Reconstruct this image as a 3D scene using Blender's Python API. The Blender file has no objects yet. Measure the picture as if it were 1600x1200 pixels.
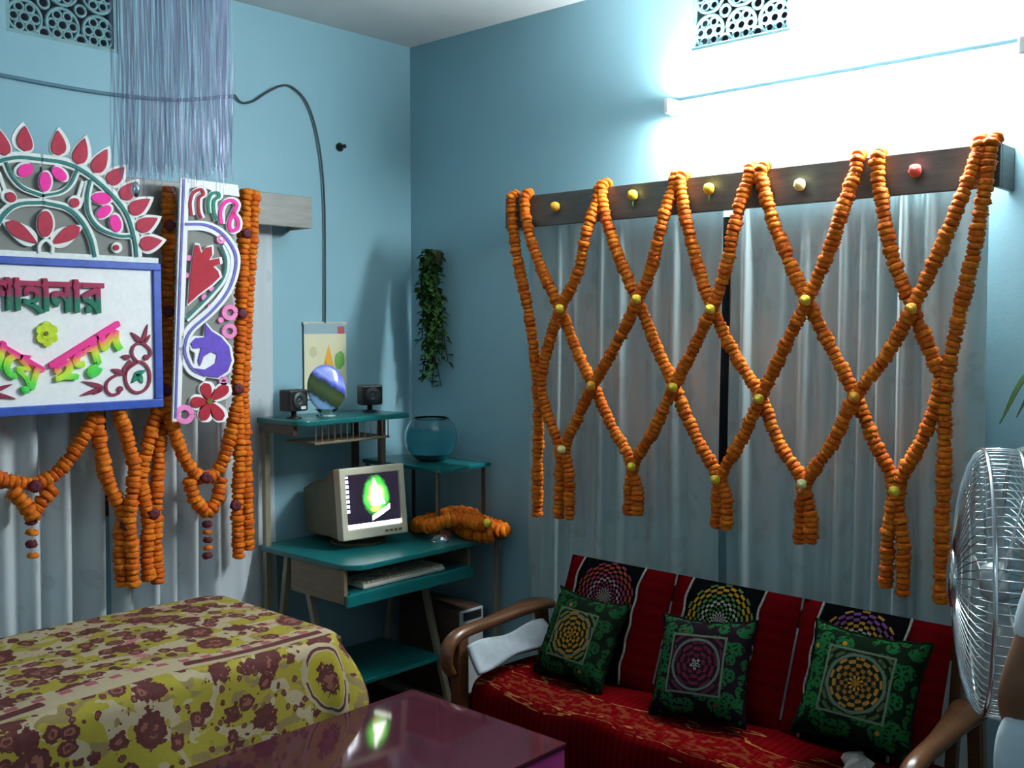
import bpy, math, random
from mathutils import Vector, Matrix, Quaternion
random.seed(7)
SC = bpy.context.scene
COL = SC.collection
PI = math.pi

# ------------------------------------------------------------------ camera, world, exposure
F = 1610.0
AZ, PITCH = math.radians(42.3), math.radians(-3.2)
CAM = Vector((-3.336, -3.688, 1.66))
FW = Vector((math.cos(AZ)*math.cos(PITCH), math.sin(AZ)*math.cos(PITCH), math.sin(PITCH)))
RT = Vector((math.sin(AZ), -math.cos(AZ), 0.0))
UP = RT.cross(FW)
cd = bpy.data.cameras.new('camera')
cd.sensor_width = 36.0
cd.lens = 36.0*F/1600.0
cd.clip_start = 0.02
cam = bpy.data.objects.new('camera', cd)
COL.objects.link(cam)
cam.matrix_world = Matrix.Translation(CAM) @ Matrix((RT, UP, -FW)).transposed().to_4x4()
SC.camera = cam
w = bpy.data.worlds.new('night')
SC.world = w
w.use_nodes = True
w.node_tree.nodes['Background'].inputs[0].default_value = (0.010, 0.012, 0.018, 1)
w.node_tree.nodes['Background'].inputs[1].default_value = 1.0
vs = SC.view_settings
vs.view_transform = 'Standard'
vs.look = 'None'
vs.gamma = 1.0
vs.use_curve_mapping = False
vs.exposure = 0.28
TUBE_POWER = 520.0      # radiance of the tube lamp over the right-hand pelmet
TUBE2_POWER = 30.0      # the second tube, on the wall behind the photographer

def on(px, py, ax, c):
    """where the line of sight of a photo pixel meets the plane ax = c (metres)"""
    d = FW + RT*((px-800)/F) - UP*((py-600)/F)
    i = 'xyz'.index(ax)
    return CAM + d*((c-CAM[i])/d[i])

# ------------------------------------------------------------------ node helpers
def lin(c):
    c = c/255.0
    return c/12.92 if c <= 0.04045 else ((c+0.055)/1.055)**2.4
def rgb(r, g, b): return (lin(r), lin(g), lin(b), 1.0)

class X:                       # a value socket with arithmetic
    def __init__(s, nt, sock): s.nt, s.s = nt, sock
    def m(s, op, o=None, o2=None):
        n = s.nt.nodes.new('ShaderNodeMath'); n.operation = op
        for i, q in enumerate((s, o, o2)):
            if q is None: continue
            if isinstance(q, X): s.nt.links.new(q.s, n.inputs[i])
            else: n.inputs[i].default_value = q
        return X(s.nt, n.outputs[0])
    def __add__(s, o): return s.m('ADD', o)
    def __sub__(s, o): return s.m('SUBTRACT', o)
    def __mul__(s, o): return s.m('MULTIPLY', o)
    def __truediv__(s, o): return s.m('DIVIDE', o)
    def lt(s, o): return s.m('LESS_THAN', o)
    def gt(s, o): return s.m('GREATER_THAN', o)
    def sin(s): return s.m('SINE')
    def abs(s): return s.m('ABSOLUTE')
    def sq(s): return s.m('MULTIPLY', s)
    def sqrt(s): return s.m('SQRT')
    def frac(s): return s.m('FRACT')
    def floor(s): return s.m('FLOOR')
    def atan2(s, o): return s.m('ARCTAN2', o)
    def max(s, o): return s.m('MAXIMUM', o)
    def min(s, o): return s.m('MINIMUM', o)
    def band(s, a, b): return s.gt(a)*s.lt(b)

class M:
    """material builder around one Principled BSDF"""
    def __init__(self, name, base=(0.8, 0.8, 0.8, 1), rough=0.6, metal=0.0, spec=0.5, **kw):
        self.m = bpy.data.materials.new(name); self.m.use_nodes = True
        self.nt = self.m.node_tree
        self.b = self.nt.nodes['Principled BSDF']
        self.out = self.nt.nodes['Material Output']
        self.b.inputs['Base Color'].default_value = base
        self.b.inputs['Roughness'].default_value = rough
        self.b.inputs['Metallic'].default_value = metal
        self.b.inputs['Specular IOR Level'].default_value = spec
        for k, v in kw.items(): self.b.inputs[k].default_value = v
    def coord(self, kind='Object'):
        n = self.nt.nodes.new('ShaderNodeTexCoord'); return n.outputs[kind]
    def xyz(self, kind='Object'):
        n = self.nt.nodes.new('ShaderNodeSeparateXYZ')
        self.nt.links.new(self.coord(kind), n.inputs[0])
        return [X(self.nt, o) for o in n.outputs]
    def vec(self, x, y, z=0.0):
        n = self.nt.nodes.new('ShaderNodeCombineXYZ')
        for i, q in enumerate((x, y, z)):
            if isinstance(q, X): self.nt.links.new(q.s, n.inputs[i])
            else: n.inputs[i].default_value = q
        return n.outputs[0]
    def noise(self, vec, scale, detail=2.0, rough=0.5):
        n = self.nt.nodes.new('ShaderNodeTexNoise')
        self.nt.links.new(vec, n.inputs['Vector'])
        n.inputs['Scale'].default_value = scale; n.inputs['Detail'].default_value = detail
        n.inputs['Roughness'].default_value = rough
        return X(self.nt, n.outputs[0])
    def voro(self, vec, scale, rnd=1.0, out='Distance'):
        n = self.nt.nodes.new('ShaderNodeTexVoronoi')
        self.nt.links.new(vec, n.inputs['Vector'])
        n.inputs['Scale'].default_value = scale; n.inputs['Randomness'].default_value = rnd
        if out == 'Color':
            q = self.nt.nodes.new('ShaderNodeSeparateXYZ'); self.nt.links.new(n.outputs['Color'], q.inputs[0])
            return X(self.nt, n.outputs['Distance']), X(self.nt, q.outputs[0])
        return X(self.nt, n.outputs['Distance'])
    def mix(self, f, a, b):
        n = self.nt.nodes.new('ShaderNodeMix'); n.data_type = 'RGBA'
        if isinstance(f, X): self.nt.links.new(f.s, n.inputs[0])
        else: n.inputs[0].default_value = f
        for q, i in ((a, 6), (b, 7)):
            if isinstance(q, tuple): n.inputs[i].default_value = q
            else: self.nt.links.new(q, n.inputs[i])
        return n.outputs[2]
    def ramp(self, f, stops, const=False):
        n = self.nt.nodes.new('ShaderNodeValToRGB')
        if const: n.color_ramp.interpolation = 'CONSTANT'
        e = n.color_ramp.elements
        e[0].position, e[0].color = stops[0]
        e[1].position, e[1].color = stops[-1]
        for p, c in stops[1:-1]:
            k = e.new(p); k.color = c
        self.nt.links.new(f.s, n.inputs[0]); return n.outputs[0]
    def color(self, sock): self.nt.links.new(sock, self.b.inputs['Base Color']); return self
    def link(self, name, x): self.nt.links.new(x.s if isinstance(x, X) else x, self.b.inputs[name]); return self
    def bump(self, h, strength=0.3, dist=0.01):
        n = self.nt.nodes.new('ShaderNodeBump')
        n.inputs['Strength'].default_value = strength; n.inputs['Distance'].default_value = dist
        self.nt.links.new(h.s, n.inputs['Height']); self.nt.links.new(n.outputs[0], self.b.inputs['Normal']); return self
    def translucent(self, col, fac, transp=0.0):
        t = self.nt.nodes.new('ShaderNodeBsdfTranslucent'); t.inputs[0].default_value = col
        mx = self.nt.nodes.new('ShaderNodeMixShader'); mx.inputs[0].default_value = fac
        self.nt.links.new(self.b.outputs[0], mx.inputs[1]); self.nt.links.new(t.outputs[0], mx.inputs[2])
        last = mx.outputs[0]
        if transp:
            tr = self.nt.nodes.new('ShaderNodeBsdfTransparent')
            m2 = self.nt.nodes.new('ShaderNodeMixShader'); m2.inputs[0].default_value = transp
            self.nt.links.new(last, m2.inputs[1]); self.nt.links.new(tr.outputs[0], m2.inputs[2]); last = m2.outputs[0]
        self.nt.links.new(last, self.out.inputs[0]); return self

def speckled(name, col, rough=0.6, scale=30, amt=0.15, metal=0.0, bump=0.0, spec=0.5, **kw):
    """plain colour with faint grain"""
    q = M(name, col, rough, metal, spec, **kw)
    n = q.noise(q.coord(), scale, 3)
    d = tuple(c*(1-amt*2) for c in col[:3])+(1,)
    l = tuple(min(1, c*(1+amt)) for c in col[:3])+(1,)
    q.color(q.ramp(n, [(0.3, d), (0.7, l)]))
    if bump: q.bump(n, bump, 0.004)
    return q.m
def wood(name, a, b, rough=0.4, scale=9):
    q = M(name, a, rough)
    x, y, z = q.xyz()
    n = q.noise(q.vec(x*1.0, y*1.0, z*6.0), scale, 4, 0.6)
    q.color(q.ramp(n, [(0.3, a), (0.7, b)])); q.bump(n, 0.08, 0.003)
    return q.m

MAT = {}
def build_materials():
    m = MAT
    # painted walls
    q = M('wall_paint', rgb(142, 190, 206), 0.55, spec=0.3)
    n = q.noise(q.coord(), 1.3, 3); n2 = q.noise(q.coord(), 90, 2)
    q.color(q.ramp(n, [(0.3, rgb(136, 177, 190)), (0.7, rgb(143, 184, 196))])); q.bump(n2, 0.12, 0.003); m['wall'] = q.m
    m['ceiling'] = speckled('ceiling_paint', rgb(205, 208, 208), 0.8, 4, 0.03)
    q = M('floor_cement', rgb(70, 45, 45), 0.35)
    n = q.noise(q.coord(), 6, 5); q.color(q.ramp(n, [(0.3, rgb(60, 38, 38)), (0.7, rgb(84, 58, 55))])); m['floor'] = q.m
    m['pelmet'] = wood('pelmet_wood', rgb(72, 73, 70), rgb(92, 93, 89), 0.5)
    m['pelmet_l'] = wood('pelmet_wood_grey', rgb(120, 118, 112), rgb(142, 140, 132), 0.5)
    m['frame_dark'] = wood('window_wood', rgb(50, 38, 30), rgb(70, 52, 40), 0.5)
    m['glass_dark'] = M('window_glass', rgb(14, 17, 22), 0.05).m
    m['grille'] = speckled('vent_grille_paint', rgb(120, 160, 165), 0.6, 20, 0.08)
    # curtains: sheer gathered cloth with a faint woven leaf pattern
    for k, base in (('curtain_r', rgb(186, 207, 210)), ('curtain_l', rgb(226, 233, 237))):
        q = M(k, base, 0.42, spec=0.45)
        u = q.xyz('UV')
        nn = q.noise(q.vec(u[0]*1.0, u[1]*1.0), 9, 4, 0.6)
        vv = q.voro(q.vec(u[0]+nn*0.12, u[1]+nn*0.1), 9.0)
        pat = (vv.lt(0.30)*nn.gt(0.47))
        q.color(q.mix(pat*0.32, base, tuple(c*0.55 for c in base[:3])+(1,)))
        q.bump(q.noise(q.vec(u[0]*40.0, u[1]*3.0), 6, 2), 0.10, 0.002)
        q.translucent(base, 0.28); m[k] = q.m
    # marigolds
    for i, (a, b) in enumerate(((rgb(200, 88, 8), rgb(212, 116, 14)), (rgb(190, 78, 7), rgb(206, 104, 12)), (rgb(206, 98, 10), rgb(220, 128, 20)))):
        q = M('marigold_petal', a, 0.7, spec=0.25)
        q.color(q.ramp(q.noise(q.coord(), 70, 3), [(0.35, a), (0.65, b)])); m['mari%d' % i] = q.m
    m['maroon_fl'] = speckled('maroon_petal', rgb(98, 16, 34), 0.7, 80, 0.25)
    m['thread'] = M('thread', rgb(210, 200, 180), 0.7).m
    m['rose_y'] = speckled('yellow_rose_petal', rgb(246, 206, 50), 0.55, 60, 0.15)
    m['rose_p'] = speckled('pale_rose_petal', rgb(246, 236, 160), 0.55, 60, 0.10)
    m['rose_o'] = speckled('amber_rose_petal', rgb(240, 170, 40), 0.55, 60, 0.15)
    m['rose_r'] = speckled('coral_rose_petal', rgb(235, 98, 84), 0.55, 60, 0.15)
    m['sepal'] = speckled('rose_sepal', rgb(70, 130, 40), 0.6, 60, 0.2)
    # sign
    m['foam_white'] = speckled('white_foam', rgb(248, 248, 249), 0.75, 60, 0.02)
    m['foam_grey'] = speckled('white_outline_foam', rgb(236, 240, 236), 0.75, 60, 0.04)
    m['sign_blue'] = speckled('blue_foil', rgb(48, 82, 178), 0.45, 40, 0.12)
    m['red_felt'] = speckled('red_paint', rgb(180, 42, 66), 0.75, 50, 0.08)
    m['crimson'] = speckled('crimson_paint', rgb(176, 22, 46), 0.75, 50, 0.08)
    m['teal_line'] = speckled('teal_paint', rgb(36, 118, 112), 0.7, 50, 0.1)
    m['hot_pink'] = speckled('pink_paint', rgb(255, 40, 160), 0.7, 50, 0.08)
    m['pale_pink'] = speckled('pale_pink_paint', rgb(252, 140, 200), 0.7, 50, 0.08)
    m['violet'] = speckled('violet_paint', rgb(104, 74, 190), 0.7, 50, 0.08)
    m['violet_line'] = speckled('violet_outline', rgb(112, 108, 190), 0.7, 50, 0.08)
    m['vine'] = speckled('maroon_vine', rgb(142, 40, 70), 0.7, 50, 0.1)
    m['leaf_teal'] = speckled('teal_leaf_paint', rgb(24, 128, 100), 0.7, 50, 0.1)
    m['lime'] = speckled('lime_foam', rgb(204, 226, 44), 0.7, 60, 0.12)
    m['dot_brown'] = speckled('brown_dot', rgb(120, 110, 30), 0.7, 60, 0.1)
    q = M('maroon_green_lettering', rgb(150, 30, 60), 0.7); g = q.xyz('Generated')
    n = q.noise(q.coord(), 40, 2)
    q.color(q.ramp(g[2]+n*0.10-0.05, [(0.0, rgb(20, 122, 88)), (0.44, rgb(24, 104, 84)), (0.54, rgb(150, 30, 76)), (1.0, rgb(168, 36, 74))])); m['letters'] = q.m
    q = M('pink_green_lettering', rgb(250, 60, 150), 0.7); u = q.xyz('UV')
    n = q.noise(q.coord(), 40, 2)
    q.color(q.ramp(u[1]+n*0.14-0.07, [(0.0, rgb(60, 205, 90)), (0.35, rgb(100, 222, 70)), (0.58, rgb(216, 236, 60)), (0.74, rgb(252, 150, 90)), (0.82, rgb(252, 52, 150)), (1.0, rgb(252, 52, 150))])); m['letters_p'] = q.m
    # foil fringe
    q = M('lilac_foil', rgb(150, 144, 184), 0.34, 0.2, spec=0.6); q.translucent(rgb(156, 150, 186), 0.3, 0.62); m['foil'] = q.m
    m['silver'] = M('silver_mirror', rgb(240, 240, 245), 0.08, 1.0).m
    m['chrome'] = M('chrome', rgb(216, 220, 222), 0.16, 1.0).m
    m['black_plastic'] = speckled('black_plastic', rgb(22, 22, 26), 0.4, 60, 0.1)
    m['cable'] = M('black_cable', rgb(44, 50, 54), 0.5).m
    m['conduit'] = speckled('grey_wire', rgb(86, 122, 138), 0.6, 20, 0.06)
    # desk
    q = M('turquoise_laminate', rgb(20, 132, 140), 0.28)
    n = q.noise(q.coord(), 12, 4); q.color(q.ramp(n, [(0.3, rgb(12, 92, 94)), (0.7, rgb(19, 106, 107))])); m['turq'] = q.m
    m['beech'] = wood('beige_laminate', rgb(104, 91, 70), rgb(122, 108, 84), 0.5)
    m['frame_paint'] = speckled('beige_frame_paint', rgb(136, 130, 108), 0.4, 30, 0.05)
    m['brown_post'] = wood('brown_post', rgb(60, 52, 46), rgb(80, 70, 60), 0.5)
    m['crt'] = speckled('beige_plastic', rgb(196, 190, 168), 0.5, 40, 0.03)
    m['crt_back'] = speckled('shaded_beige_housing', rgb(108, 99, 78), 0.55, 40, 0.04)  # same beige plastic, with the shade on the housing put into the colour
    m['keys'] = speckled('white_plastic', rgb(215, 215, 205), 0.5, 40, 0.03)
    # screen: dark desktop with icons at the left, a glowing green picture and a white bar
    q = M('screen_picture', rgb(10, 10, 14), 0.1); u = q.xyz('UV')
    U, V = u[0], u[1]
    nz = q.noise(q.vec(U, V), 7, 4)
    ta = (V-0.88)*-1.0
    half = ta*0.24+0.02
    inn = (U-0.56+(V-0.6)*0.10).abs()+(nz-0.5)*0.08
    body = inn.lt(half)*V.band(0.40, 0.90)
    r2 = ((U-0.55).sq()*2.6+(V-0.58).sq()*1.15).sqrt()+(nz-0.5)*0.16
    halo = ((r2-0.42)*-6.0).max(0.0).min(1.0)
    hole = ((U-0.52).sq()*1.0+(V-0.33).sq()*2.5).sqrt().lt(0.085)
    tail = ((V-0.25-(U-0.62)*0.55).abs()+(nz-0.5)*0.04).lt(0.05)*U.band(0.46, 0.80)
    bar = V.lt(0.085)
    ico = (U-0.045-V*0.0).abs().lt(0.026)*((V*11.0).frac().gt(0.35))*V.band(0.30, 0.98)
    col = q.mix(halo, rgb(52, 46, 66), rgb(70, 240, 60))
    col = q.mix(((r2-0.28)*-7.0).max(0.0).min(1.0), col, rgb(180, 255, 130))
    col = q.mix(body, col, rgb(250, 255, 245))
    col = q.mix(hole*(nz.gt(0.4)), col, rgb(230, 235, 80))
    col = q.mix(tail, col, rgb(240, 255, 235))
    col = q.mix(ico, col, rgb(205, 205, 255)); col = q.mix(bar, col, rgb(245, 245, 255))
    st = (halo*2.2+body*3.2+tail*2.2+bar*4.0+ico*2.5+0.55)*1.1
    q.link('Emission Color', col); q.link('Emission Strength', st); m['screen'] = q.m
    # calendar, plate picture
    q = M('calendar_print', rgb(226, 222, 190), 0.6); u = q.xyz('UV'); U, V = u[0], u[1]
    nz = q.noise(q.vec(U, V), 6, 3)
    col = q.mix(V.gt(0.86), rgb(228, 222, 186), rgb(150, 176, 184))
    col = q.mix(((U-0.86).abs().lt(0.09)*(V-0.91).abs().lt(0.05)), col, rgb(176, 90, 92))
    tri = (U-0.55).abs().lt((V-0.72)*-0.45)*V.gt(0.35)
    col = q.mix(tri, col, rgb(240, 176, 60))
    col = q.mix((((U-0.82).sq()+(V-0.50).sq()).sqrt()+(nz-0.5)*0.1).lt(0.12), col, rgb(120, 180, 84))
    col = q.mix((((U-0.2).sq()+(V-0.62).sq()).sqrt()+(nz-0.5)*0.1).lt(0.08), col, rgb(204, 204, 160)); q.color(col); m['calendar'] = q.m
    q = M('plate_landscape', rgb(90, 100, 200), 0.12, spec=0.8); u = q.xyz('UV'); U, V = u[0], u[1]
    nz = q.noise(q.vec(U, V), 6, 4)
    ridge = V + (U-0.3)*0.55 + (nz-0.5)*0.18
    col = q.ramp(ridge, [(0.0, rgb(150, 180, 210)), (0.22, rgb(110, 150, 196)), (0.30, rgb(40, 52, 38)), (0.52, rgb(66, 84, 40)), (0.70, rgb(48, 60, 54)), (0.76, rgb(70, 84, 190)), (0.86, rgb(150, 168, 236)), (1.0, rgb(120, 134, 226))])
    q.color(col); m['plate'] = q.m
    m['glass'] = M('clear_glass', rgb(225, 245, 248), 0.03, **{'Transmission Weight': 1.0, 'IOR': 1.3}).m
    m['water'] = M('aquarium_water', rgb(150, 222, 232), 0.05, **{'Transmission Weight': 0.9, 'IOR': 1.2}).m
    m['gravel'] = speckled('gravel', rgb(60, 120, 130), 0.8, 60, 0.3)
    q = M('grey_net', rgb(176, 178, 172), 0.9, spec=0.1); q.translucent(rgb(176, 178, 172), 0.25, 0.35); m['net'] = q.m
    m['foil_scrap'] = M('foil_scrap', rgb(230, 230, 235), 0.25, 0.8).m
    m['leaf'] = speckled('ivy_leaf', rgb(50, 92, 36), 0.5, 25, 0.35)
    m['stem'] = speckled('stem', rgb(64, 66, 36), 0.7, 25, 0.2)
    m['basket'] = speckled('wicker', rgb(72, 58, 38), 0.8, 60, 0.3)
    # batik table cloth
    q = M('batik_cloth', rgb(190, 176, 60), 0.85, spec=0.15); u = q.xyz('UV'); U, V = u[0], u[1]
    wb = q.noise(q.vec(U, V), 5, 3); wc = q.noise(q.vec(U+3.1, V+1.7), 5, 3)
    Uw, Vw = U+(wb-0.5)*0.06, V+(wc-0.5)*0.06
    fine = q.noise(q.vec(U, V), 60, 3)
    big = q.noise(q.vec(U+9.0, V+4.0), 5.0, 2)
    yel, cream, mar, pnk = rgb(146, 136, 42), rgb(166, 152, 124), rgb(70, 19, 36), rgb(126, 76, 68)
    n3 = q.noise(q.vec(U*1.0+7.0, V*1.6), 11, 3)
    topm = V.gt(-1.03)
    col = q.mix(n3.gt(0.56), yel, rgb(126, 110, 72))
    vein = ((Uw*30.0+Vw*22.0+big*24.0).sin()).gt(0.55)*n3.gt(0.42)
    col = q.mix(vein, col, cream)
    stripe = ((Vw*44.0+n3*3.0).sin()).gt(0.25)
    col = q.mix(topm*stripe*(big.gt(0.42)), col, cream)
    col = q.mix(topm*stripe*n3.gt(0.60), col, rgb(170, 96, 104))
    for sc_, lo, hi, ox in ((8.5, 0.11, 0.44, 0.0), (15.5, 0.12, 0.40, 5.3), (27.0, 0.10, 0.27, 2.1)):
        d1, c1 = q.voro(q.vec(Uw+ox, Vw), sc_, 0.7, 'Color')
        dd = d1+(q.noise(q.vec(U+ox, V), 60, 2)-0.5)*0.34
        has = c1.gt(0.10)
        col = q.mix(dd.lt(hi)*has, col, mar)
        col = q.mix(dd.lt(hi*0.56)*has, col, pnk)
        col = q.mix(dd.lt(lo)*has, col, mar)
    # a large paisley medallion near the end of the front drop
    pr = (((U+1.375)*1.2+(V+1.235)*0.35).sq()+(V+1.235).sq()).sqrt()+(wb-0.5)*0.07
    col = q.mix(pr.lt(0.118), col, cream); col = q.mix(pr.band(0.094, 0.104)*(wc.gt(0.42)), col, mar)
    col = q.mix(pr.lt(0.088), col, rgb(156, 146, 40))
    col = q.mix((pr+(fine-0.5)*0.10).lt(0.050), col, mar); col = q.mix((pr+(fine-0.5)*0.08).lt(0.022), col, pnk)
    # cream border with maroon dashes where the cloth turns over the front edge
    e = V+1.055+(wb-0.5)*0.03
    bd = e.band(-0.020, 0.070)
    col = q.mix(bd, col, cream)
    dash = e.band(0.004, 0.040)*((U*7.0+(wc-0.5)*0.8).sin()).gt(-0.15)
    col = q.mix(dash, col, mar)
    chain = ((e-0.055).abs().lt(0.012))*((U*90.0).sin()).gt(0.1)
    col = q.mix(chain, col, rgb(150, 70, 86))
    # pale border near the hem
    q.color(q.mix(fine*0.35, col, rgb(120, 92, 60))); q.bump(fine, 0.2, 0.003); m['batik'] = q.m
    m['batik'].use_backface_culling = False
    m['table_wood'] = wood('table_wood', rgb(70, 46, 32), rgb(92, 62, 42), 0.4)
    q = M('mauve_table_top', rgb(64, 28, 38), 0.06, spec=0.4)
    n = q.noise(q.coord(), 9, 4); q.color(q.ramp(n, [(0.3, rgb(58, 25, 34)), (0.7, rgb(70, 32, 42))])); m['mauve_top'] = q.m
    m['mauve'] = speckled('mauve_apron', rgb(150, 54, 116), 0.4, 12, 0.06)
    # sofa cloths
    q = M('red_throw', rgb(132, 18, 26), 1.0, spec=0.0); u = q.xyz('UV'); U, V = u[0], u[1]
    st = (U*260.0).sin()*0.5+0.5
    nz = q.noise(q.vec(U, V), 26, 4); bg = q.noise(q.vec(U*1.0, V*2.5), 5, 2)
    col = q.mix(st*0.35, rgb(90, 6, 10), rgb(42, 3, 6))
    motif = (V-0.42+(bg-0.5)*0.5).abs().lt(0.10)*nz.gt(0.52)
    col = q.mix(motif*0.45, col, rgb(104, 58, 32))
    col = q.mix((V-0.42+(bg-0.5)*0.5).abs().band(0.13, 0.15)*nz.gt(0.42), col, rgb(130, 84, 46))
    q.color(col); q.bump(st, 0.2, 0.002); m['throw'] = q.m
    q = M('red_back_cover', rgb(138, 18, 30), 1.0, spec=0.0); u = q.xyz('UV'); U, V = u[0], u[1]
    st = (V*150.0).sin()*0.5+0.5; nz = q.noise(q.vec(U, V), 20, 4)
    col = q.mix(st*0.3, rgb(82, 5, 9), rgb(46, 3, 6))
    col = q.mix((U-0.115).abs().lt(0.004)*0.5, col, rgb(190, 90, 50)); q.color(col); q.bump(st, 0.2, 0.002); m['back_red'] = q.m
    m['piping'] = speckled('white_braid', rgb(140, 140, 130), 0.8, 80, 0.2)
    def rings(name, base, stops, cx, cy, asp, dots, grid=None):
        q = M(name, base, 1.0, spec=0.0); u = q.xyz('UV'); U, V = u[0]-cx, (u[1]-cy)*asp
        r = (U.sq()+V.sq()).sqrt(); a = V.atan2(U)
        nz = q.noise(u and q.vec(u[0], u[1]), 30, 3)
        col = q.ramp(r, stops, True)
        blob = ((a*dots).sin()*(r*95.0).sin())
        mask = blob.gt(0.05)*nz.gt(0.36)
        out = q.mix(mask, base, col)
        if grid:                       # leafy ground outside the medallion
            gcol, fcol, rad = grid
            v1, cc = q.voro(q.vec(u[0], u[1]), 7.5, 0.8, 'Color')
            leaf = nz.gt(0.44)*v1.band(0.10, 0.62)
            ground = q.mix(leaf, base, gcol)
            ground = q.mix(v1.lt(0.16)*cc.gt(0.45), ground, fcol)
            sqd = (U.abs()).max(V.abs())
            out = q.mix(sqd.gt(rad), out, ground)
            out = q.mix((r-rad*0.86).abs().lt(0.012), out, rgb(70, 84, 76))
            out = q.mix((sqd-rad).abs().lt(0.010), out, rgb(76, 88, 72))
        q.color(out); q.bump(nz, 0.35, 0.004); return q.m
    K = rgb(10, 10, 12)
    for i, (c1_, c2_, c3_) in enumerate(((rgb(124, 52, 36), rgb(112, 44, 66), rgb(130, 120, 112)), (rgb(150, 114, 26), rgb(70, 104, 60), rgb(150, 146, 136)), (rgb(88, 52, 94), rgb(134, 100, 36), rgb(140, 136, 132)))):
        m['panel%d' % i] = rings('embroidered_panel', K, [(0, c3_), (0.12, c2_), (0.20, c3_), (0.25, c2_), (0.33, c1_), (0.43, c2_), (0.455, K), (1, K)], 0.5, 0.68, 1.45, 15)
    m['cushion0'] = rings('green_gold_embroidery', rgb(20, 28, 20), [(0, rgb(134, 96, 30)), (0.10, rgb(120, 90, 30)), (0.17, rgb(130, 92, 26)), (0.27, rgb(60, 84, 50)), (1, K)], 0.5, 0.5, 1.0, 6, (rgb(26, 64, 35), rgb(140, 80, 24), 0.27))
    m['cushion1'] = rings('green_black_embroidery', rgb(26, 18, 24), [(0, rgb(120, 130, 124)), (0.05, rgb(80, 26, 40)), (0.20, rgb(62, 28, 40)), (1, K)], 0.5, 0.5, 1.0, 5, (rgb(26, 72, 40), rgb(90, 38, 38), 0.28))
    m['cushion2'] = rings('green_brown_embroidery', rgb(17, 28, 20), [(0, rgb(150, 104, 30)), (0.06, rgb(110, 72, 30)), (0.15, rgb(130, 88, 36)), (0.22, rgb(54, 66, 40)), (1, K)], 0.5, 0.5, 1.0, 9, (rgb(26, 74, 39), rgb(150, 96, 24), 0.28))
    m['sofa_wood'] = wood('varnished_wood', rgb(72, 44, 23), rgb(96, 60, 32), 0.3)
    m['white_cloth'] = speckled('white_cotton', rgb(150, 158, 164), 0.8, 30, 0.06, bump=0.1)
    m['paper'] = speckled('crumpled_paper', rgb(226, 216, 206), 0.7, 30, 0.06)
    m['fan_blade'] = M('fan_blade', rgb(190, 198, 200), 0.2, 0.5).m
    m['fan_grey'] = speckled('fan_motor_paint', rgb(150, 154, 156), 0.4, 30, 0.05)
    m['cabinet'] = speckled('pale_cabinet', rgb(150, 156, 150), 0.55, 10, 0.05)
    m['pot'] = speckled('terracotta', rgb(150, 84, 56), 0.7, 20, 0.12)
    m['skin'] = speckled('skin', rgb(128, 82, 54), 0.5, 20, 0.08)
    m['hair'] = speckled('black_hair', rgb(24, 18, 16), 0.45, 60, 0.3)
    m['shirt'] = speckled('white_cotton_shirt', rgb(206, 216, 222), 0.8, 26, 0.05, bump=0.1)
    m['trouser'] = speckled('white_trouser', rgb(190, 194, 196), 0.8, 26, 0.05)
    m['eye'] = M('eye', rgb(30, 22, 18), 0.2).m
    m['lip'] = speckled('lip', rgb(120, 60, 52), 0.5, 20, 0.08)
    m['lamp_white'] = speckled('lamp_white_enamel', rgb(225, 228, 228), 0.4, 20, 0.03)
    for k, p in (('tube', TUBE_POWER), ('tube2', TUBE2_POWER)):
        q = M(k+'_glass', (1, 1, 1, 1), 0.4)
        q.b.inputs['Emission Color'].default_value = (0.90, 0.98, 1.0, 1); q.b.inputs['Emission Strength'].default_value = p
        m[k] = q.m
build_materials()

# ------------------------------------------------------------------ mesh helpers
def link(o, parent=None):
    COL.objects.link(o)
    if parent is not None: o.parent = parent
    return o
def wloc(o):
    v = Vector(o.location)
    while o.parent is not None:
        o = o.parent; v += Vector(o.location)
    return v
def tag(o, label=None, cat=None, group=None, kind=None):
    if label: o['label'] = label
    if cat: o['category'] = cat
    if group: o['group'] = group
    if kind: o['kind'] = kind
    return o
def thing(name, loc, label, cat, group=None, kind=None):
    o = bpy.data.objects.new(name, None); o.empty_display_size = 0.05
    COL.objects.link(o); o.location = Vector(loc)
    return tag(o, label, cat, group, kind)

def crom(pts, n=8):
    """smooth curve through points (any dimension)"""
    P = [Vector(p) for p in pts]
    if len(P) < 3: return [P[0].lerp(P[1], i/n) for i in range(n+1)]
    Q = [P[0]*2-P[1]]+P+[P[-1]*2-P[-2]]; out = []
    for i in range(1, len(Q)-2):
        a, b, c, d = Q[i-1], Q[i], Q[i+1], Q[i+2]
        for k in range(n):
            t = k/n
            out.append(0.5*((2*b)+(c-a)*t+(2*a-5*b+4*c-d)*t*t+(3*b-a-3*c+d)*t*t*t))
    out.append(P[-1]); return out

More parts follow.
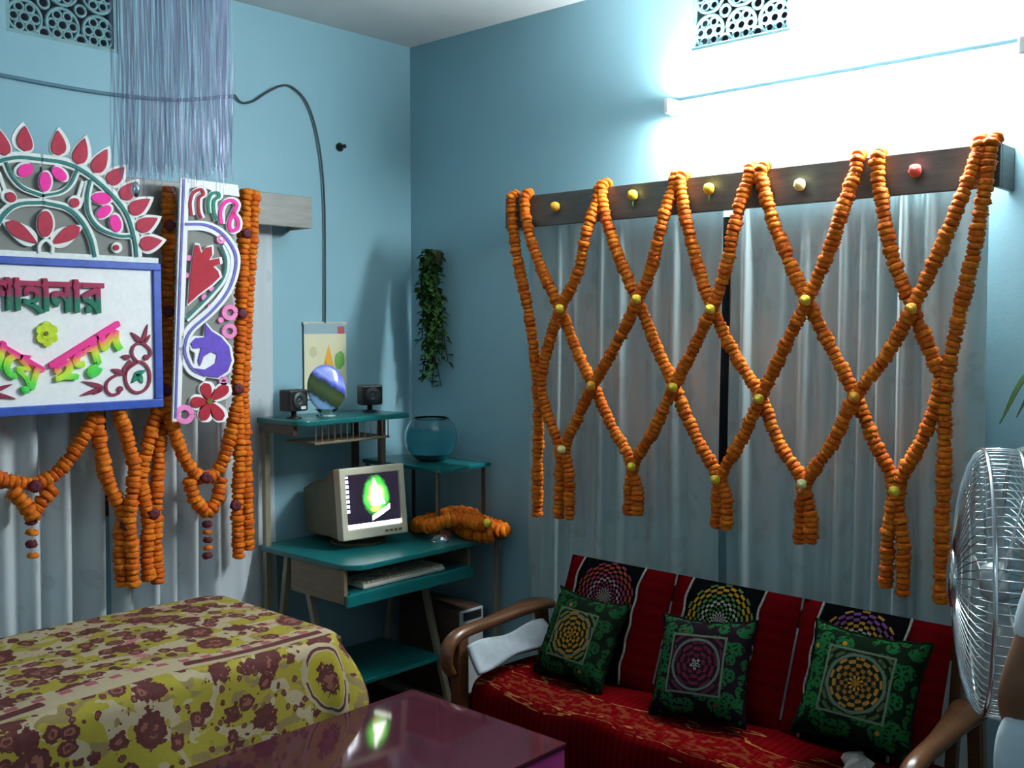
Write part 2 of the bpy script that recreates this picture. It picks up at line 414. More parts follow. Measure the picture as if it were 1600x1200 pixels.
class MB:
    def __init__(s): s.v, s.f, s.uv = [], [], {}
    def add(s, vs, fs, uvs=None):
        o = len(s.v); s.v += [Vector(q) for q in vs]
        for k, f in enumerate(fs):
            if uvs: s.uv[len(s.f)] = [uvs[i] for i in f]
            s.f.append([i+o for i in f])
        return s
    def box(s, c, d, rot=None):
        c, d = Vector(c), Vector(d)/2
        vs = []
        for z in (-1, 1):
            for y in (-1, 1):
                for x in (-1, 1):
                    q = Vector((x*d.x, y*d.y, z*d.z))
                    vs.append(c+(rot @ q if rot else q))
        return s.add(vs, [(0, 2, 3, 1), (4, 5, 7, 6), (0, 1, 5, 4), (2, 6, 7, 3), (0, 4, 6, 2), (1, 3, 7, 5)])
    def box2(s, a, b):
        a, b = Vector(a), Vector(b); return s.box((a+b)/2, [abs(q) for q in (b-a)])
    def tube(s, path, r, n=8, cap=True, closed=False):
        P = [Vector(p) for p in path]; L = len(P)
        R = r if isinstance(r, (list, tuple)) else [r]*L
        vs, fs = [], []
        ref = None
        for i, p in enumerate(P):
            a = P[(i-1) % L] if (closed or i > 0) else P[0]
            b = P[(i+1) % L] if (closed or i < L-1) else P[-1]
            t = (b-a).normalized()
            if ref is None:
                ref = t.orthogonal().normalized()
            ref = (ref-t*ref.dot(t)).normalized()
            bn = t.cross(ref)
            for k in range(n):
                an = 2*PI*k/n
                vs.append(p+(ref*math.cos(an)+bn*math.sin(an))*R[i])
        for i in range(L if closed else L-1):
            j = (i+1) % L
            for k in range(n):
                fs.append((i*n+k, i*n+(k+1) % n, j*n+(k+1) % n, j*n+k))
        if cap and not closed:
            fs.append(tuple(range(n))[::-1]); fs.append(tuple((L-1)*n+k for k in range(n)))
        return s.add(vs, fs)
    def lathe(s, prof, c=(0, 0, 0), n=24, axis=None, wob=None):
        """prof: (radius, height) pairs around +Z (or axis)"""
        c = Vector(c); vs, fs = [], []
        q = Vector((0, 0, 1)).rotation_difference(Vector(axis)) if axis is not None else None
        for i, (r, h) in enumerate(prof):
            for k in range(n):
                a = 2*PI*k/n
                rr = r*(wob(a, i) if wob else 1)
                p = Vector((rr*math.cos(a), rr*math.sin(a), h))
                vs.append(c+(q @ p if q else p))
        for i in range(len(prof)-1):
            for k in range(n):
                fs.append((i*n+k, i*n+(k+1) % n, (i+1)*n+(k+1) % n, (i+1)*n+k))
        fs.append(tuple(range(n))[::-1]); fs.append(tuple((len(prof)-1)*n+k for k in range(n)))
        return s.add(vs, fs)
    def prism(s, pts, off):
        """flat polygon extruded by the vector off"""
        P = [Vector(p) for p in pts]; off = Vector(off); n = len(P)
        vs = P+[p+off for p in P]
        fs = [tuple(range(n)), tuple(range(2*n-1, n-1, -1))]+[(i, i+n, (i+1) % n+n, (i+1) % n) for i in range(n)]
        return s.add(vs, fs)
    def grid(s, fn, nu, nv, uvfn=None, closed_u=False):
        vs, uv = [], []
        for j in range(nv+1):
            for i in range(nu+1):
                u, v = i/nu, j/nv
                vs.append(fn(u, v)); uv.append(uvfn(u, v) if uvfn else (u, v))
        fs = [(j*(nu+1)+i, j*(nu+1)+i+1, (j+1)*(nu+1)+i+1, (j+1)*(nu+1)+i) for j in range(nv) for i in range(nu)]
        return s.add(vs, fs, uv)
    def mesh(s, name, mat, origin):
        me = bpy.data.meshes.new(name)
        me.from_pydata([tuple(q-origin) for q in s.v], [], s.f)
        if s.uv:
            lay = me.uv_layers.new(name='UVMap')
            for p in me.polygons:
                u = s.uv.get(p.index)
                if u:
                    for li, t in zip(p.loop_indices, u): lay.data[li].uv = t
        me.materials.append(mat); me.update(); return me
    def build(s, name, mat, parent=None, smooth=False, bevel=0.0, seg=2, subsurf=0, solid=0.0, fix=True):
        xs = [q.x for q in s.v]; ys = [q.y for q in s.v]; zs = [q.z for q in s.v]
        org = Vector(((min(xs)+max(xs))/2, (min(ys)+max(ys))/2, min(zs)))
        me = s.mesh(name, MAT[mat] if isinstance(mat, str) else mat, org)
        if fix:
            import bmesh
            bm = bmesh.new(); bm.from_mesh(me); bmesh.ops.recalc_face_normals(bm, faces=bm.faces); bm.to_mesh(me); bm.free()
        if smooth: me.polygons.foreach_set('use_smooth', [True]*len(me.polygons))
        o = bpy.data.objects.new(name, me); link(o, parent)
        o.location = org-(wloc(parent) if parent is not None else Vector())
        if solid:
            md = o.modifiers.new('solid', 'SOLIDIFY'); md.thickness = solid; md.offset = 0
        if bevel:
            md = o.modifiers.new('bevel', 'BEVEL'); md.width = bevel; md.segments = seg; md.limit_method = 'ANGLE'; md.angle_limit = math.radians(40)
        if subsurf:
            md = o.modifiers.new('sub', 'SUBSURF'); md.levels = subsurf; md.render_levels = subsurf
        return o
def place(name, me, parent, loc, rot=None, sc=1.0):
    """a part that shares mesh data; loc in world, parent unrotated"""
    o = bpy.data.objects.new(name, me); link(o, parent)
    o.location = Vector(loc)-(wloc(parent) if parent is not None else Vector())
    if rot is not None: o.rotation_mode = 'QUATERNION'; o.rotation_quaternion = rot
    o.scale = sc if isinstance(sc, (tuple, list)) else (sc, sc, sc)
    return o

# ------------------------------------------------------------------ room shell
H, XW, YW, TH = 2.975, -4.8, -5.0, 0.14
def wall_cells(fixed, axis, a0, a1, holes, name):
    """wall with openings; axis 'x' = plane y fixed (runs along x), 'y' = plane x fixed"""
    A = sorted({a0, a1}|{h[0] for h in holes}|{h[1] for h in holes})
    Z = sorted({0.0, H}|{h[2] for h in holes}|{h[3] for h in holes})
    mb = MB()
    for i in range(len(A)-1):
        for j in range(len(Z)-1):
            ca, cz = (A[i]+A[i+1])/2, (Z[j]+Z[j+1])/2
            if any(h[0] < ca < h[1] and h[2] < cz < h[3] for h in holes): continue
            if axis == 'x': mb.box2((A[i], fixed, Z[j]), (A[i+1], fixed+TH, Z[j+1]))
            else: mb.box2((fixed, A[i], Z[j]), (fixed+TH, A[i+1], Z[j+1]))
    return tag(mb.build(name, 'wall'), kind='structure')
VL = (-1.85, -1.449, 2.668, 2.925)           # ventilator openings
VR = (-1.956, -1.555, 2.684, 2.935)
WL = (-2.25, -0.92, 0.95, 2.06)
WR = (-2.58, -0.92, 0.95, 2.06)
wall_cells(0.0, 'x', XW, 0.0, [VL, WL], 'wall_left')
wall_cells(0.0, 'y', YW, TH, [VR, WR], 'wall_right')
tag(MB().box2((XW-TH, YW-TH, 0), (XW, TH, H)).build('wall_back', 'wall'), kind='structure')
tag(MB().box2((XW, YW-TH, 0), (TH, YW, H)).build('wall_near', 'wall'), kind='structure')
tag(MB().box2((XW-TH, YW-TH, -0.1), (TH, TH, 0)).build('floor', 'floor'), kind='structure')
tag(MB().box2((XW-TH, YW-TH, H), (TH, TH, H+0.1)).build('ceiling', 'ceiling'), kind='structure')

def window(n, hole, axis):
    a0, a1, z0, z1 = hole
    def bx(mb, a, b, c, d, t0, t1):
        if axis == 'x': mb.box2((a, t0, c), (b, t1, d))
        else: mb.box2((t0, a, c), (t1, b, d))
        return mb
    mid = (a0+a1)/2
    base = ((a0+a1)/2, 0.07, z0) if axis == 'x' else (0.07, (a0+a1)/2, z0)
    t = bpy.data.objects.new('window_%d' % n, None); COL.objects.link(t); t.location = base; t['kind'] = 'structure'
    fr = MB()
    bx(fr, a0, a0+0.06, z0, z1, 0.02, 0.10); bx(fr, a1-0.06, a1, z0, z1, 0.02, 0.10)
    bx(fr, a0+0.06, a1-0.06, z0, z0+0.06, 0.02, 0.10); bx(fr, a0+0.06, a1-0.06, z1-0.06, z1, 0.02, 0.10)
    bx(fr, mid-0.03, mid+0.03, z0+0.06, z1-0.06, 0.02, 0.10)
    fr.build('window_frame', 'frame_dark', t)
    for b0, b1 in ((a0+0.06, mid-0.03), (mid+0.03, a1-0.06)):
        bx(MB(), b0, b1, z0+0.06, z1-0.06, 0.055, 0.062).build('pane', 'glass_dark', t)
window(1, WR, 'y'); window(2, WL, 'x')

# ornamental ventilator grilles
def ventilator(hole, axis, label):
    a0, a1, z0, z1 = hole
    def P(u, v, t):                      # u,v in 0..1
        a, z = a0+(a1-a0)*u, z0+(z1-z0)*v
        return Vector((a, t, z)) if axis == 'x' else Vector((t, a, z))
    off = Vector((0, 0.03, 0)) if axis == 'x' else Vector((0.03, 0, 0))
    t = thing('ventilator_grille', P(0.5, 0, 0.0), label, 'grille', 'ventilator grilles')
    fr = MB(); k = 0.035; kv = k*(a1-a0)/(z1-z0)
    for (u0, v0, u1, v1) in ((0, 0, 1, kv), (0, 1-kv, 1, 1), (0, kv, k, 1-kv), (1-k, kv, 1, 1-kv)):
        fr.prism([P(u0, v0, 0.004), P(u1, v0, 0.004), P(u1, v1, 0.004), P(u0, v1, 0.004)], off)
    fr.build('frame', 'grille', t)
    asp = (a1-a0)/(z1-z0)
    def ring(mb, cu, cv, r, r2, s0=0.0, s1=2*PI, n=20):
        pts = [(cu+r*math.cos(s0+(s1-s0)*i/n), cv+r*asp*math.sin(s0+(s1-s0)*i/n)) for i in range(n+1)]
        mb.tube([P(u, v, 0.016) for u, v in pts], r2*(a1-a0), 6)
    for cu in (0.17, 0.5, 0.83):
        for cv in (0.25, 0.75):
            mb = MB()
            ring(mb, cu, cv, 0.145, 0.017); ring(mb, cu, cv, 0.045, 0.015)
            for q in range(6):
                a = q*PI/3
                ring(mb, cu+0.093*math.cos(a), cv+0.093*asp*math.sin(a), 0.040, 0.012, 0, 2*PI, 10)
            mb.build('rosette', 'grille', t, smooth=True)
    for cu in (0.335, 0.665):
        for cv in (0.09, 0.5, 0.91):
            mb = MB(); ring(mb, cu, cv, 0.05, 0.015, 0, 2*PI, 10); mb.build('scroll', 'grille', t, smooth=True)
ventilator(VL, 'x', 'ornamental ventilator grille high on the left wall above the sign')
ventilator(VR, 'y', 'ornamental ventilator grille above the glowing tube lamp')

# ------------------------------------------------------------------ tube lamps
def tube_lamp(a, b, inward, mat, label):
    a, b, inw = Vector(a), Vector(b), Vector(inward)
    mid = (a+b)/2; along = (b-a).normalized(); up = Vector((0, 0, 1))
    t = thing('tube_lamp', mid-up*0.03, label, 'lamp')
    rot = Matrix((along, inw, up)).transposed()
    MB().box(mid+inw*0.018+up*0.008, ((b-a).length-0.03, 0.036, 0.034), rot).build('batten', 'lamp_white', t, bevel=0.006)
    for p, sg in ((a, 1), (b, -1)):
        MB().box(p+along*sg*0.012+inw*0.055, (0.024, 0.09, 0.055), rot).build('lamp_holder', 'lamp_white', t, bevel=0.006)
    MB().tube([a+along*0.026+inw*0.080-up*0.022, b-along*0.026+inw*0.080-up*0.022], 0.014, 14).build('tube', mat, t, smooth=True)
tube_lamp((0.0, -1.50, 2.475), (0.0, -2.75, 2.475), (-1, 0, 0), 'tube', 'white fluorescent tube lamp glaring on the right wall above the long pelmet')
tube_lamp((XW, -2.2, 2.45), (XW, -3.4, 2.45), (1, 0, 0), 'tube2', 'white fluorescent tube lamp on the wall behind the photographer')

# ------------------------------------------------------------------ pelmets and curtains
PX = -0.14     # front of the right pelmet
t = thing('pelmet', (-0.07, -1.72, 2.067), 'long dark wooden pelmet on the right wall with garlands hung over it', 'pelmet')
MB().box2((PX, -2.70, 2.067), (PX+0.02, -0.742, 2.195)).build('front_board', 'pelmet', t, bevel=0.003)
for y in (-2.70, -0.762): MB().box2((PX+0.02, y, 2.067), (0, y+0.02, 2.195)).build('end_board', 'pelmet', t, bevel=0.003)
PY = -0.15
t = thing('pelmet', (-1.6, -0.075, 2.068), 'grey wooden pelmet on the left wall behind the sign', 'pelmet')
MB().box2((-2.45, PY, 2.068), (-0.69, PY+0.02, 2.198)).build('front_board', 'pelmet_l', t, bevel=0.003)
for x in (-2.45, -0.71): MB().box2((x, PY+0.02, 2.068), (x+0.02, 0, 2.198)).build('end_board', 'pelmet_l', t, bevel=0.003)
for axis, a0, a1, lab in (('y', -2.68, -0.78, 'curtain rod inside the long right pelmet'), ('x', -2.43, -0.72, 'curtain rod inside the grey left pelmet')):
    t_ = -0.066
    P0 = (t_, a0, 2.135) if axis == 'y' else (a0, t_, 2.135)
    P1 = (t_, a1, 2.135) if axis == 'y' else (a1, t_, 2.135)
    tag(MB().tube([P0, P1], 0.009, 10).build('curtain_rod', 'chrome', smooth=True), lab, 'curtain rod')

def curtain(axis, a0, a1, z0, z1, t0, amp, wl, mat, label, seed, tuck=None):
    rnd = random.Random(seed)
    comp = [(rnd.uniform(0.75, 1.3), rnd.uniform(0, 6.28), rnd.uniform(0.5, 1)) for _ in range(4)]
    L = abs(a1-a0)
    nrm = sum(c[2] for c in comp)
    drift = [(rnd.uniform(1.0, 2.2), rnd.uniform(0, 6.28)) for _ in range(3)]
    def fn(u, v):
        a = a0+(a1-a0)*u; z = z1+(z0-z1)*v
        ph = a*2*PI/wl + 0.9*math.sin(a*9+seed) + 0.25*math.sin(v*3+a*4)
        s = sum(math.sin(ph*c[0]+c[1]+0.5*v*math.sin(c[1]*3))*c[2] for c in comp)/nrm
        s = math.copysign(abs(s)**0.75, s)
        k = 0.55+0.45*min(1, v*3)
        d = t0-amp*s*k
        if tuck is not None and a > tuck:          # pressed flat against the wall behind the desk
            m_ = min(1, (a-tuck)/0.09); d = d*(1-m_)+(-0.024-0.010*s)*m_
        aa = a+0.012*math.sin(v*drift[0][0]*3+drift[0][1]+a*6)*v
        return (d, aa, z) if axis == 'y' else (aa, d, z)
    mb = MB().grid(fn, int(L/wl*16), 26, lambda u, v: (L*u*1.6+seed, (z1-z0)*v))
    return tag(mb.build('curtain', mat, smooth=True), label, 'curtain')
curtain('y', -1.742, -0.80, 0.12, 2.15, -0.062, 0.030, 0.085, 'curtain_r', 'pale grey-blue sheer curtain on the right wall, the half nearer the room corner', 3)
curtain('y', -2.645, -1.772, 0.12, 2.15, -0.062, 0.030, 0.092, 'curtain_r', 'pale grey-blue sheer curtain on the right wall, the half nearer the fan', 8)
curtain('x', -1.56, -0.80, 0.12, 2.15, -0.075, 0.050, 0.115, 'curtain_l', 'white gathered curtain on the left wall beside the computer desk', 5, tuck=-1.0)
curtain('x', -2.40, -1.59, 0.12, 2.15, -0.075, 0.050, 0.120, 'curtain_l', 'white gathered curtain on the left wall behind the sign board', 11)

# ------------------------------------------------------------------ marigold garlands
def flower_mesh(seed, mat, r=0.026, h=0.011, n=14):
    rnd = random.Random(seed); mb = MB()
    prof = [(0.006, -h*0.9), (r*0.72, -h), (r*0.98, -h*0.35), (r*0.90, h*0.15), (r*1.0, h*0.45), (r*0.7, h), (0.006, h*0.8)]
    ph = [rnd.uniform(0, 6) for _ in prof]
    mb.lathe(prof, (0, 0, 0), n, None, lambda a, i: 1+0.10*math.sin(a*7+ph[i])+0.06*math.sin(a*4+ph[i]*2))
    me = mb.mesh('marigold', MAT[mat], Vector()); me.polygons.foreach_set('use_smooth', [True]*len(me.polygons)); return me
MARI = [flower_mesh(i, 'mari%d' % (i % 3)) for i in range(6)]
MARO = [flower_mesh(20+i, 'maroon_fl', 0.024, 0.014, 12) for i in range(2)]
rg = random.Random(4)
def strung(parent, path, spacing=0.0195, scale=1.0, maroon=(), kinds=None):
    """marigolds threaded along a world-space polyline"""
    P = [Vector(p) for p in path]
    seg = [(P[i+1]-P[i]).length for i in range(len(P)-1)]; tot = sum(seg)
    n = max(1, int(tot/spacing)); zero = Vector((0, 0, 1))
    for k in range(n+1):
        d = tot*k/n; i = 0
        while i < len(seg)-1 and d > seg[i]: d -= seg[i]; i += 1
        p = P[i].lerp(P[i+1], min(1, d/max(seg[i], 1e-6))); tv = (P[i+1]-P[i]).normalized()
        tv = (tv+Vector((rg.uniform(-.16, .16), rg.uniform(-.16, .16), rg.uniform(-.16, .16)))).normalized()
        q = zero.rotation_difference(tv) @ Quaternion((0, 0, 1), rg.uniform(0, 6.28))
        s = scale*rg.uniform(0.88, 1.12)
        jit = Vector((rg.uniform(-.002, .002), rg.uniform(-.002, .002), 0))
        if kinds: me = rg.choice(MARO) if kinds[k % len(kinds)] == 'm' else rg.choice(MARI)
        else: me = rg.choice(MARI)
        place('maroon_flower' if me in MARO else 'marigold', me, parent, p+jit, q, s)
    return n

def garland(label, path, group, **kw):
    P = [Vector(p) for p in path]
    low = min(P, key=lambda q: q.z)
    t = thing('marigold_garland', low, label, 'garland', group)
    MB().tube(P[::2]+[P[-1]], 0.0012, 5).build('thread', 'thread', t)
    strung(t, P, **kw)
    return t
GA, GB = -0.172, -0.212
ORD = ['first', 'second', 'third', 'fourth', 'fifth', 'sixth', 'seventh', 'eighth', 'ninth', 'tenth', 'eleventh', 'twelfth']
strands = [   # pixel paths from the pelmet down; depth plane
    ([(797, 312), (806, 390), (826, 490), (838, 580), (842, 640), (840, 720), (840, 803)], GA, 'hanging nearly straight'),
    ([(818, 306), (828, 370), (848, 425), (873, 478), (900, 545), (927, 603), (958, 670), (986, 722), (983, 765), (982, 800)], GA, 'slanting down towards the fan'),
    ([(924, 298), (917, 360), (903, 425), (877, 480), (858, 535), (846, 590), (853, 640), (874, 698), (874, 750), (873, 806)], GB, 'slanting down towards the corner'),
    ([(938, 298), (950, 352), (972, 415), (996, 470), (1026, 542), (1053, 603), (1086, 680), (1118, 738), (1121, 780), (1119, 820)], GA, 'slanting down towards the fan'),
    ([(1041, 284), (1034, 350), (1019, 415), (995, 472), (962, 540), (926, 603), (902, 655), (884, 698), (890, 750), (889, 808)], GB, 'slanting down towards the corner'),
    ([(1061, 282), (1074, 350), (1090, 415), (1113, 481), (1148, 555), (1188, 620), (1218, 695), (1254, 752), (1251, 800), (1250, 846)], GA, 'slanting down towards the fan'),
    ([(1158, 276), (1148, 350), (1134, 420), (1111, 484), (1081, 550), (1052, 606), (1020, 675), (990, 728), (996, 765), (997, 802)], GB, 'slanting down towards the corner'),
    ([(1188, 276), (1206, 340), (1232, 405), (1261, 470), (1302, 550), (1336, 618), (1366, 690), (1396, 758), (1387, 840), (1385, 914)], GA, 'slanting down towards the fan'),
    ([(1328, 258), (1316, 330), (1292, 400), (1260, 472), (1222, 550), (1187, 624), (1160, 685), (1128, 742), (1136, 785), (1135, 824)], GB, 'slanting down towards the corner'),
    ([(1369, 252), (1380, 330), (1396, 405), (1425, 480), (1452, 548), (1469, 602), (1440, 690), (1404, 760), (1411, 850), (1410, 926)], GA, 'slanting down towards the fan'),
    ([(1520, 232), (1498, 320), (1464, 400), (1425, 482), (1382, 560), (1335, 622), (1302, 690), (1259, 756), (1267, 800), (1267, 846)], GB, 'slanting down towards the corner'),
    ([(1546, 228), (1536, 310), (1518, 410), (1497, 500), (1478, 600), (1476, 690), (1473, 800), (1469, 938)], GA, 'hanging nearly straight'),
]
for i, (px, pl, how) in enumerate(strands):
    w = [on(a, b, 'x', pl) for a, b in px]
    top = w[0].copy()
    w = [Vector((PX+0.008, top.y, 2.208)), Vector((PX-0.022, top.y, 2.192)), Vector((-0.166, top.y, 2.160))]+w[1:]
    garland('marigold garland on the long pelmet, %s from the corner, %s' % (ORD[i], how), crom(w, 10), 'marigold garlands over the right curtain', scale=0.88, spacing=0.0185)

# rosebuds on the crossings and on the pelmet
def rosebud(label, p, mat, d, stem=0.0, r=0.018, group='yellow rosebuds at the garland crossings'):
    p, d = Vector(p), Vector(d).normalized()
    t = thing('rosebud', p, label, 'flower', group)
    ax = (d+Vector((0, 0, 0.55))).normalized()
    mb = MB()
    mb.lathe([(0.004, -r*0.8), (r*0.75, -r*0.5), (r*0.95, 0.1*r), (r*0.8, r*0.8), (r*0.45, r*1.15), (0.003, r*1.05)], p, 10, ax, lambda a, i: 1+0.08*math.sin(3*a+i*1.3))
    mb.build('petals', mat, t, smooth=True)
    s = MB().lathe([(0.003, -r*1.0), (r*0.5, -r*0.85), (r*0.72, -r*0.45), (r*0.5, -r*0.3)], p, 8, ax)
    if stem: s.tube([p-ax*r*0.8, p-Vector((0, 0, stem*0.5))+d*0.004, p-Vector((0, 0, stem))], 0.003, 6)
    s.build('sepal', 'sepal', t, smooth=True)
rows = [('upper', [(875, 483), (995, 468), (1110, 484), (1259, 470), (1424, 483)]),
        ('middle', [(924, 603), (1052, 606), (1186, 624), (1335, 621)]),
        ('lowest', [(878, 703), (987, 730), (1118, 750), (1253, 757), (1397, 768)])]
for rn, ps in rows:
    for i, (a, b) in enumerate(ps):
        rosebud('small yellow rosebud on the %s row of garland crossings, %s from the corner' % (rn, ORD[i]), on(a, b, 'x', -0.248),
                'rose_o' if (rn, i) in (('upper', 4), ('middle', 0), ('middle', 3)) else 'rose_p' if (a+b) % 3 == 0 else 'rose_y', (-1, -0.25, 0))
for (a, b, mt, st, lab) in ((868, 324, 'rose_o', 0.0, 'amber'), (989, 306, 'rose_y', 0.05, 'bright yellow'), (1108, 296, 'rose_y', 0.055, 'golden yellow'), (1250, 290, 'rose_p', 0.02, 'pale cream'), (1430, 268, 'rose_r', 0.03, 'coral red')):
    nth = {868: 'nearest the corner', 989: 'second from the corner', 1108: 'third from the corner', 1250: 'fourth from the corner', 1430: 'nearest the fan'}[a]
    rosebud('%s rose pinned on the front of the long pelmet, %s' % (lab, nth), on(a, b, 'x', PX-0.016), mt, (-1, -0.3, 0), st, 0.021, 'roses pinned on the pelmet')

# left wall garlands
GL = -0.19
def lp(pts, y=GL): return [on(a, b, 'y', y) for a, b in pts]
def knot(parent, pts, y=GL-0.028, s=1.0):
    for a, b in pts:
        place('maroon_flower', MARO[0], parent, on(a, b, 'y', y), Vector((0, 0, 1)).rotation_difference(Vector((-0.3, -1, 0.1)).normalized()), 0.9*s)
GRP = 'marigold garlands around the sign'
SPL = 0.021
g = garland('marigold garland hanging from the left pelmet just right of the sign', crom(lp([(264, 296), (263, 360), (262, 480), (260, 600), (258, 650)]), 8), GRP, spacing=SPL)
knot(g, [(265, 352), (264, 487), (261, 610)])
g = garland('marigold garland on the left pelmet, nearer the painted panel of a close pair', crom(lp([(384, 300), (380, 380), (376, 500), (371, 610), (374, 700), (371, 800), (372, 868)], GL-0.01), 8), GRP, spacing=SPL)
knot(g, [(385, 365), (378, 490), (372, 608), (368, 790)])
garland('marigold garland on the left pelmet, nearer the desk of a close pair', crom(lp([(397, 302), (393, 380), (386, 500), (380, 610), (384, 700), (386, 790), (388, 855)], GL+0.02), 8), GRP, spacing=SPL)
# swag under the sign
t = garland('marigold swag drooping under the sign near the photo edge with a beaded pendant', crom(lp([(-110, 648), (-70, 700), (-20, 742), (40, 756), (76, 748), (112, 712), (150, 648)]), 9), GRP, spacing=SPL)
strung(t, crom(lp([(22, 770), (36, 786), (49, 805)], GL-0.01), 5), spacing=SPL); strung(t, crom(lp([(80, 766), (66, 784), (52, 803)], GL-0.01), 5), spacing=SPL)
MB().tube(lp([(50, 800), (51, 872)]), 0.0012, 5).build('thread', 'thread', t)
strung(t, lp([(49, 814), (51, 868)]), spacing=0.03, kinds='momom', scale=0.78); knot(t, [(55, 760)])
g = garland('marigold strand below the sign, leftmost of the four ending in long tassels', crom(lp([(152, 648), (157, 700), (168, 752), (190, 800), (188, 850), (190, 912)]), 8), GRP, spacing=SPL)
knot(g, [(197, 819)])
garland('marigold strand below the sign, second from left of the four long tassels', crom(lp([(186, 642), (200, 690), (209, 730), (206, 775), (202, 812), (206, 860), (207, 912)], GL-0.03), 8), GRP, spacing=SPL)
g = garland('marigold strand below the sign, third from left of the four long tassels', crom(lp([(246, 645), (232, 690), (221, 742), (224, 775), (231, 810), (230, 860), (232, 902)], GL-0.01), 8), GRP, spacing=SPL)
knot(g, [(240, 803)])
garland('marigold strand below the sign, rightmost of the four long tassels', crom(lp([(255, 648), (249, 700), (245, 760), (243, 820), (244, 870), (246, 908)], GL+0.015), 8), GRP, spacing=SPL)
t = garland('marigold swag hanging below the tall painted panel with a beaded pendant', crom(lp([(261, 640), (274, 680), (288, 715), (304, 740), (322, 746), (340, 736), (355, 700), (368, 640)], GL-0.025), 9), GRP, spacing=SPL)
strung(t, crom(lp([(297, 752), (304, 780), (321, 800)], GL-0.02), 5), spacing=SPL); strung(t, crom(lp([(346, 750), (340, 780), (325, 800)], GL-0.02), 5), spacing=SPL)
MB().tube(lp([(324, 800), (325, 872)]), 0.0012, 5).build('thread', 'thread', t)
strung(t, lp([(324, 819), (325, 868)]), spacing=0.029, kinds='momom', scale=0.78); knot(t, [(322, 746)], GL-0.055)

# ------------------------------------------------------------------ the sign board
SY = -0.235                       # back plane of the sign
CX = on(70, 500, 'y', SY).x       # its axis of symmetry
def sp(pts, y=SY): return [on(a, b, 'y', y) for a, b in pts]
def mirror(ps): return [Vector((2*CX-p.x, p.y, p.z)) for p in ps]
def dot(c, r, n=16, sq=1.0, ang=0.0):
    ca, sa = math.cos(ang), math.sin(ang); out = []
    for i in range(n):
        a = 2*PI*i/n; x, y = r*math.cos(a), r*sq*math.sin(a)
        out.append((c[0]+x*ca-y*sa, c[1]+x*sa+y*ca))
    return out
def stroke(pts, wd, smooth=True, n=7):
    """outline of a ribbon of width wd along pixel points, as quads"""
    P = crom([(a, b, 0) for a, b in pts], n) if smooth else [Vector((a, b, 0)) for a, b in pts]
    L, R = [], []
    for i, p in enumerate(P):
        tv = (P[min(i+1, len(P)-1)]-P[max(i-1, 0)]).normalized(); nv = Vector((-tv.y, tv.x, 0))*wd/2
        L.append((p+nv)[:2]); R.append((p-nv)[:2])
    return L, R
def add_poly(mb, px, y, th, mir=False):
    ps = sp(px, y)
    if mir: ps = mirror(ps)
    mb.prism(ps, (0, -th, 0))
def add_stroke(mb, pts, wd, y, th, mir=False, smooth=True):
    L, R = stroke(pts, wd, smooth); l, r = sp(L, y), sp(R, y)
    if mir: l, r = mirror(l), mirror(r)
    n = len(l); vs = l+r+[q+Vector((0, -th, 0)) for q in l+r]; fs = []
    for i in range(n-1):
        fs += [(i, i+1, n+i+1, n+i), (2*n+i, 3*n+i, 3*n+i+1, 2*n+i+1), (i, 2*n+i, 2*n+i+1, i+1), (n+i, n+i+1, 3*n+i+1, 3*n+i)]
    fs += [(0, n, 3*n, 2*n), (n-1, 3*n-1, 4*n-1, 2*n-1)]
    mb.add(vs, fs)
def teardrop(base, tip, wd, grow=0.0):
    b, t_ = Vector(base+(0,)), Vector(tip+(0,)); ax = t_-b; Ln = ax.length; ax.normalize(); nv = Vector((-ax.y, ax.x, 0))
    b = b-ax*grow; Ln += grow*2.4; out = []
    for i in range(11):
        s = i/10; out.append((s, math.sin(PI*(s**0.62))**0.85 if 0 < s < 1 else 0))
    pts = [(b+ax*Ln*s+nv*(wd/2+grow)*k)[:2] for s, k in out]+[(b+ax*Ln*s-nv*(wd/2+grow)*k)[:2] for s, k in out[-2:0:-1]]
    return [tuple(p) for p in pts]

sign = thing('sign_board', on(70, 640, 'y', SY), 'white foam welcome sign with blue frame, painted arch and Bengali lettering', 'sign')
# board and frame
bl, br = 2*CX-on(247, 500, 'y', SY).x, on(247, 500, 'y', SY).x
zt, zb = on(247, 414, 'y', SY).z, on(250, 634, 'y', SY).z
MB().box2((bl, SY, zb), (br, SY-0.012, zt)).build('board', 'foam_white', sign)
fw_ = 0.027
MB().box2((bl-0.004, SY+0.002, zt-fw_*0.8), (br+0.004, SY-0.022, zt+0.004)).build('frame_top', 'sign_blue', sign, bevel=0.003)
MB().box2((bl-0.004, SY+0.002, zb-0.004), (br+0.004, SY-0.022, zb+fw_)).build('frame_bottom', 'sign_blue', sign, bevel=0.003)
for x0, x1 in ((bl-0.004, bl+fw_), (br-fw_, br+0.004)):
    MB().box2((x0, SY+0.002, zb+fw_), (x1, SY-0.022, zt-fw_*0.8)).build('frame_side', 'sign_blue', sign, bevel=0.003)
MB().box2((bl+0.01, SY, zt+0.005), (br, SY-0.01, zt+0.024)).build('arch_sill', 'foam_grey', sign)
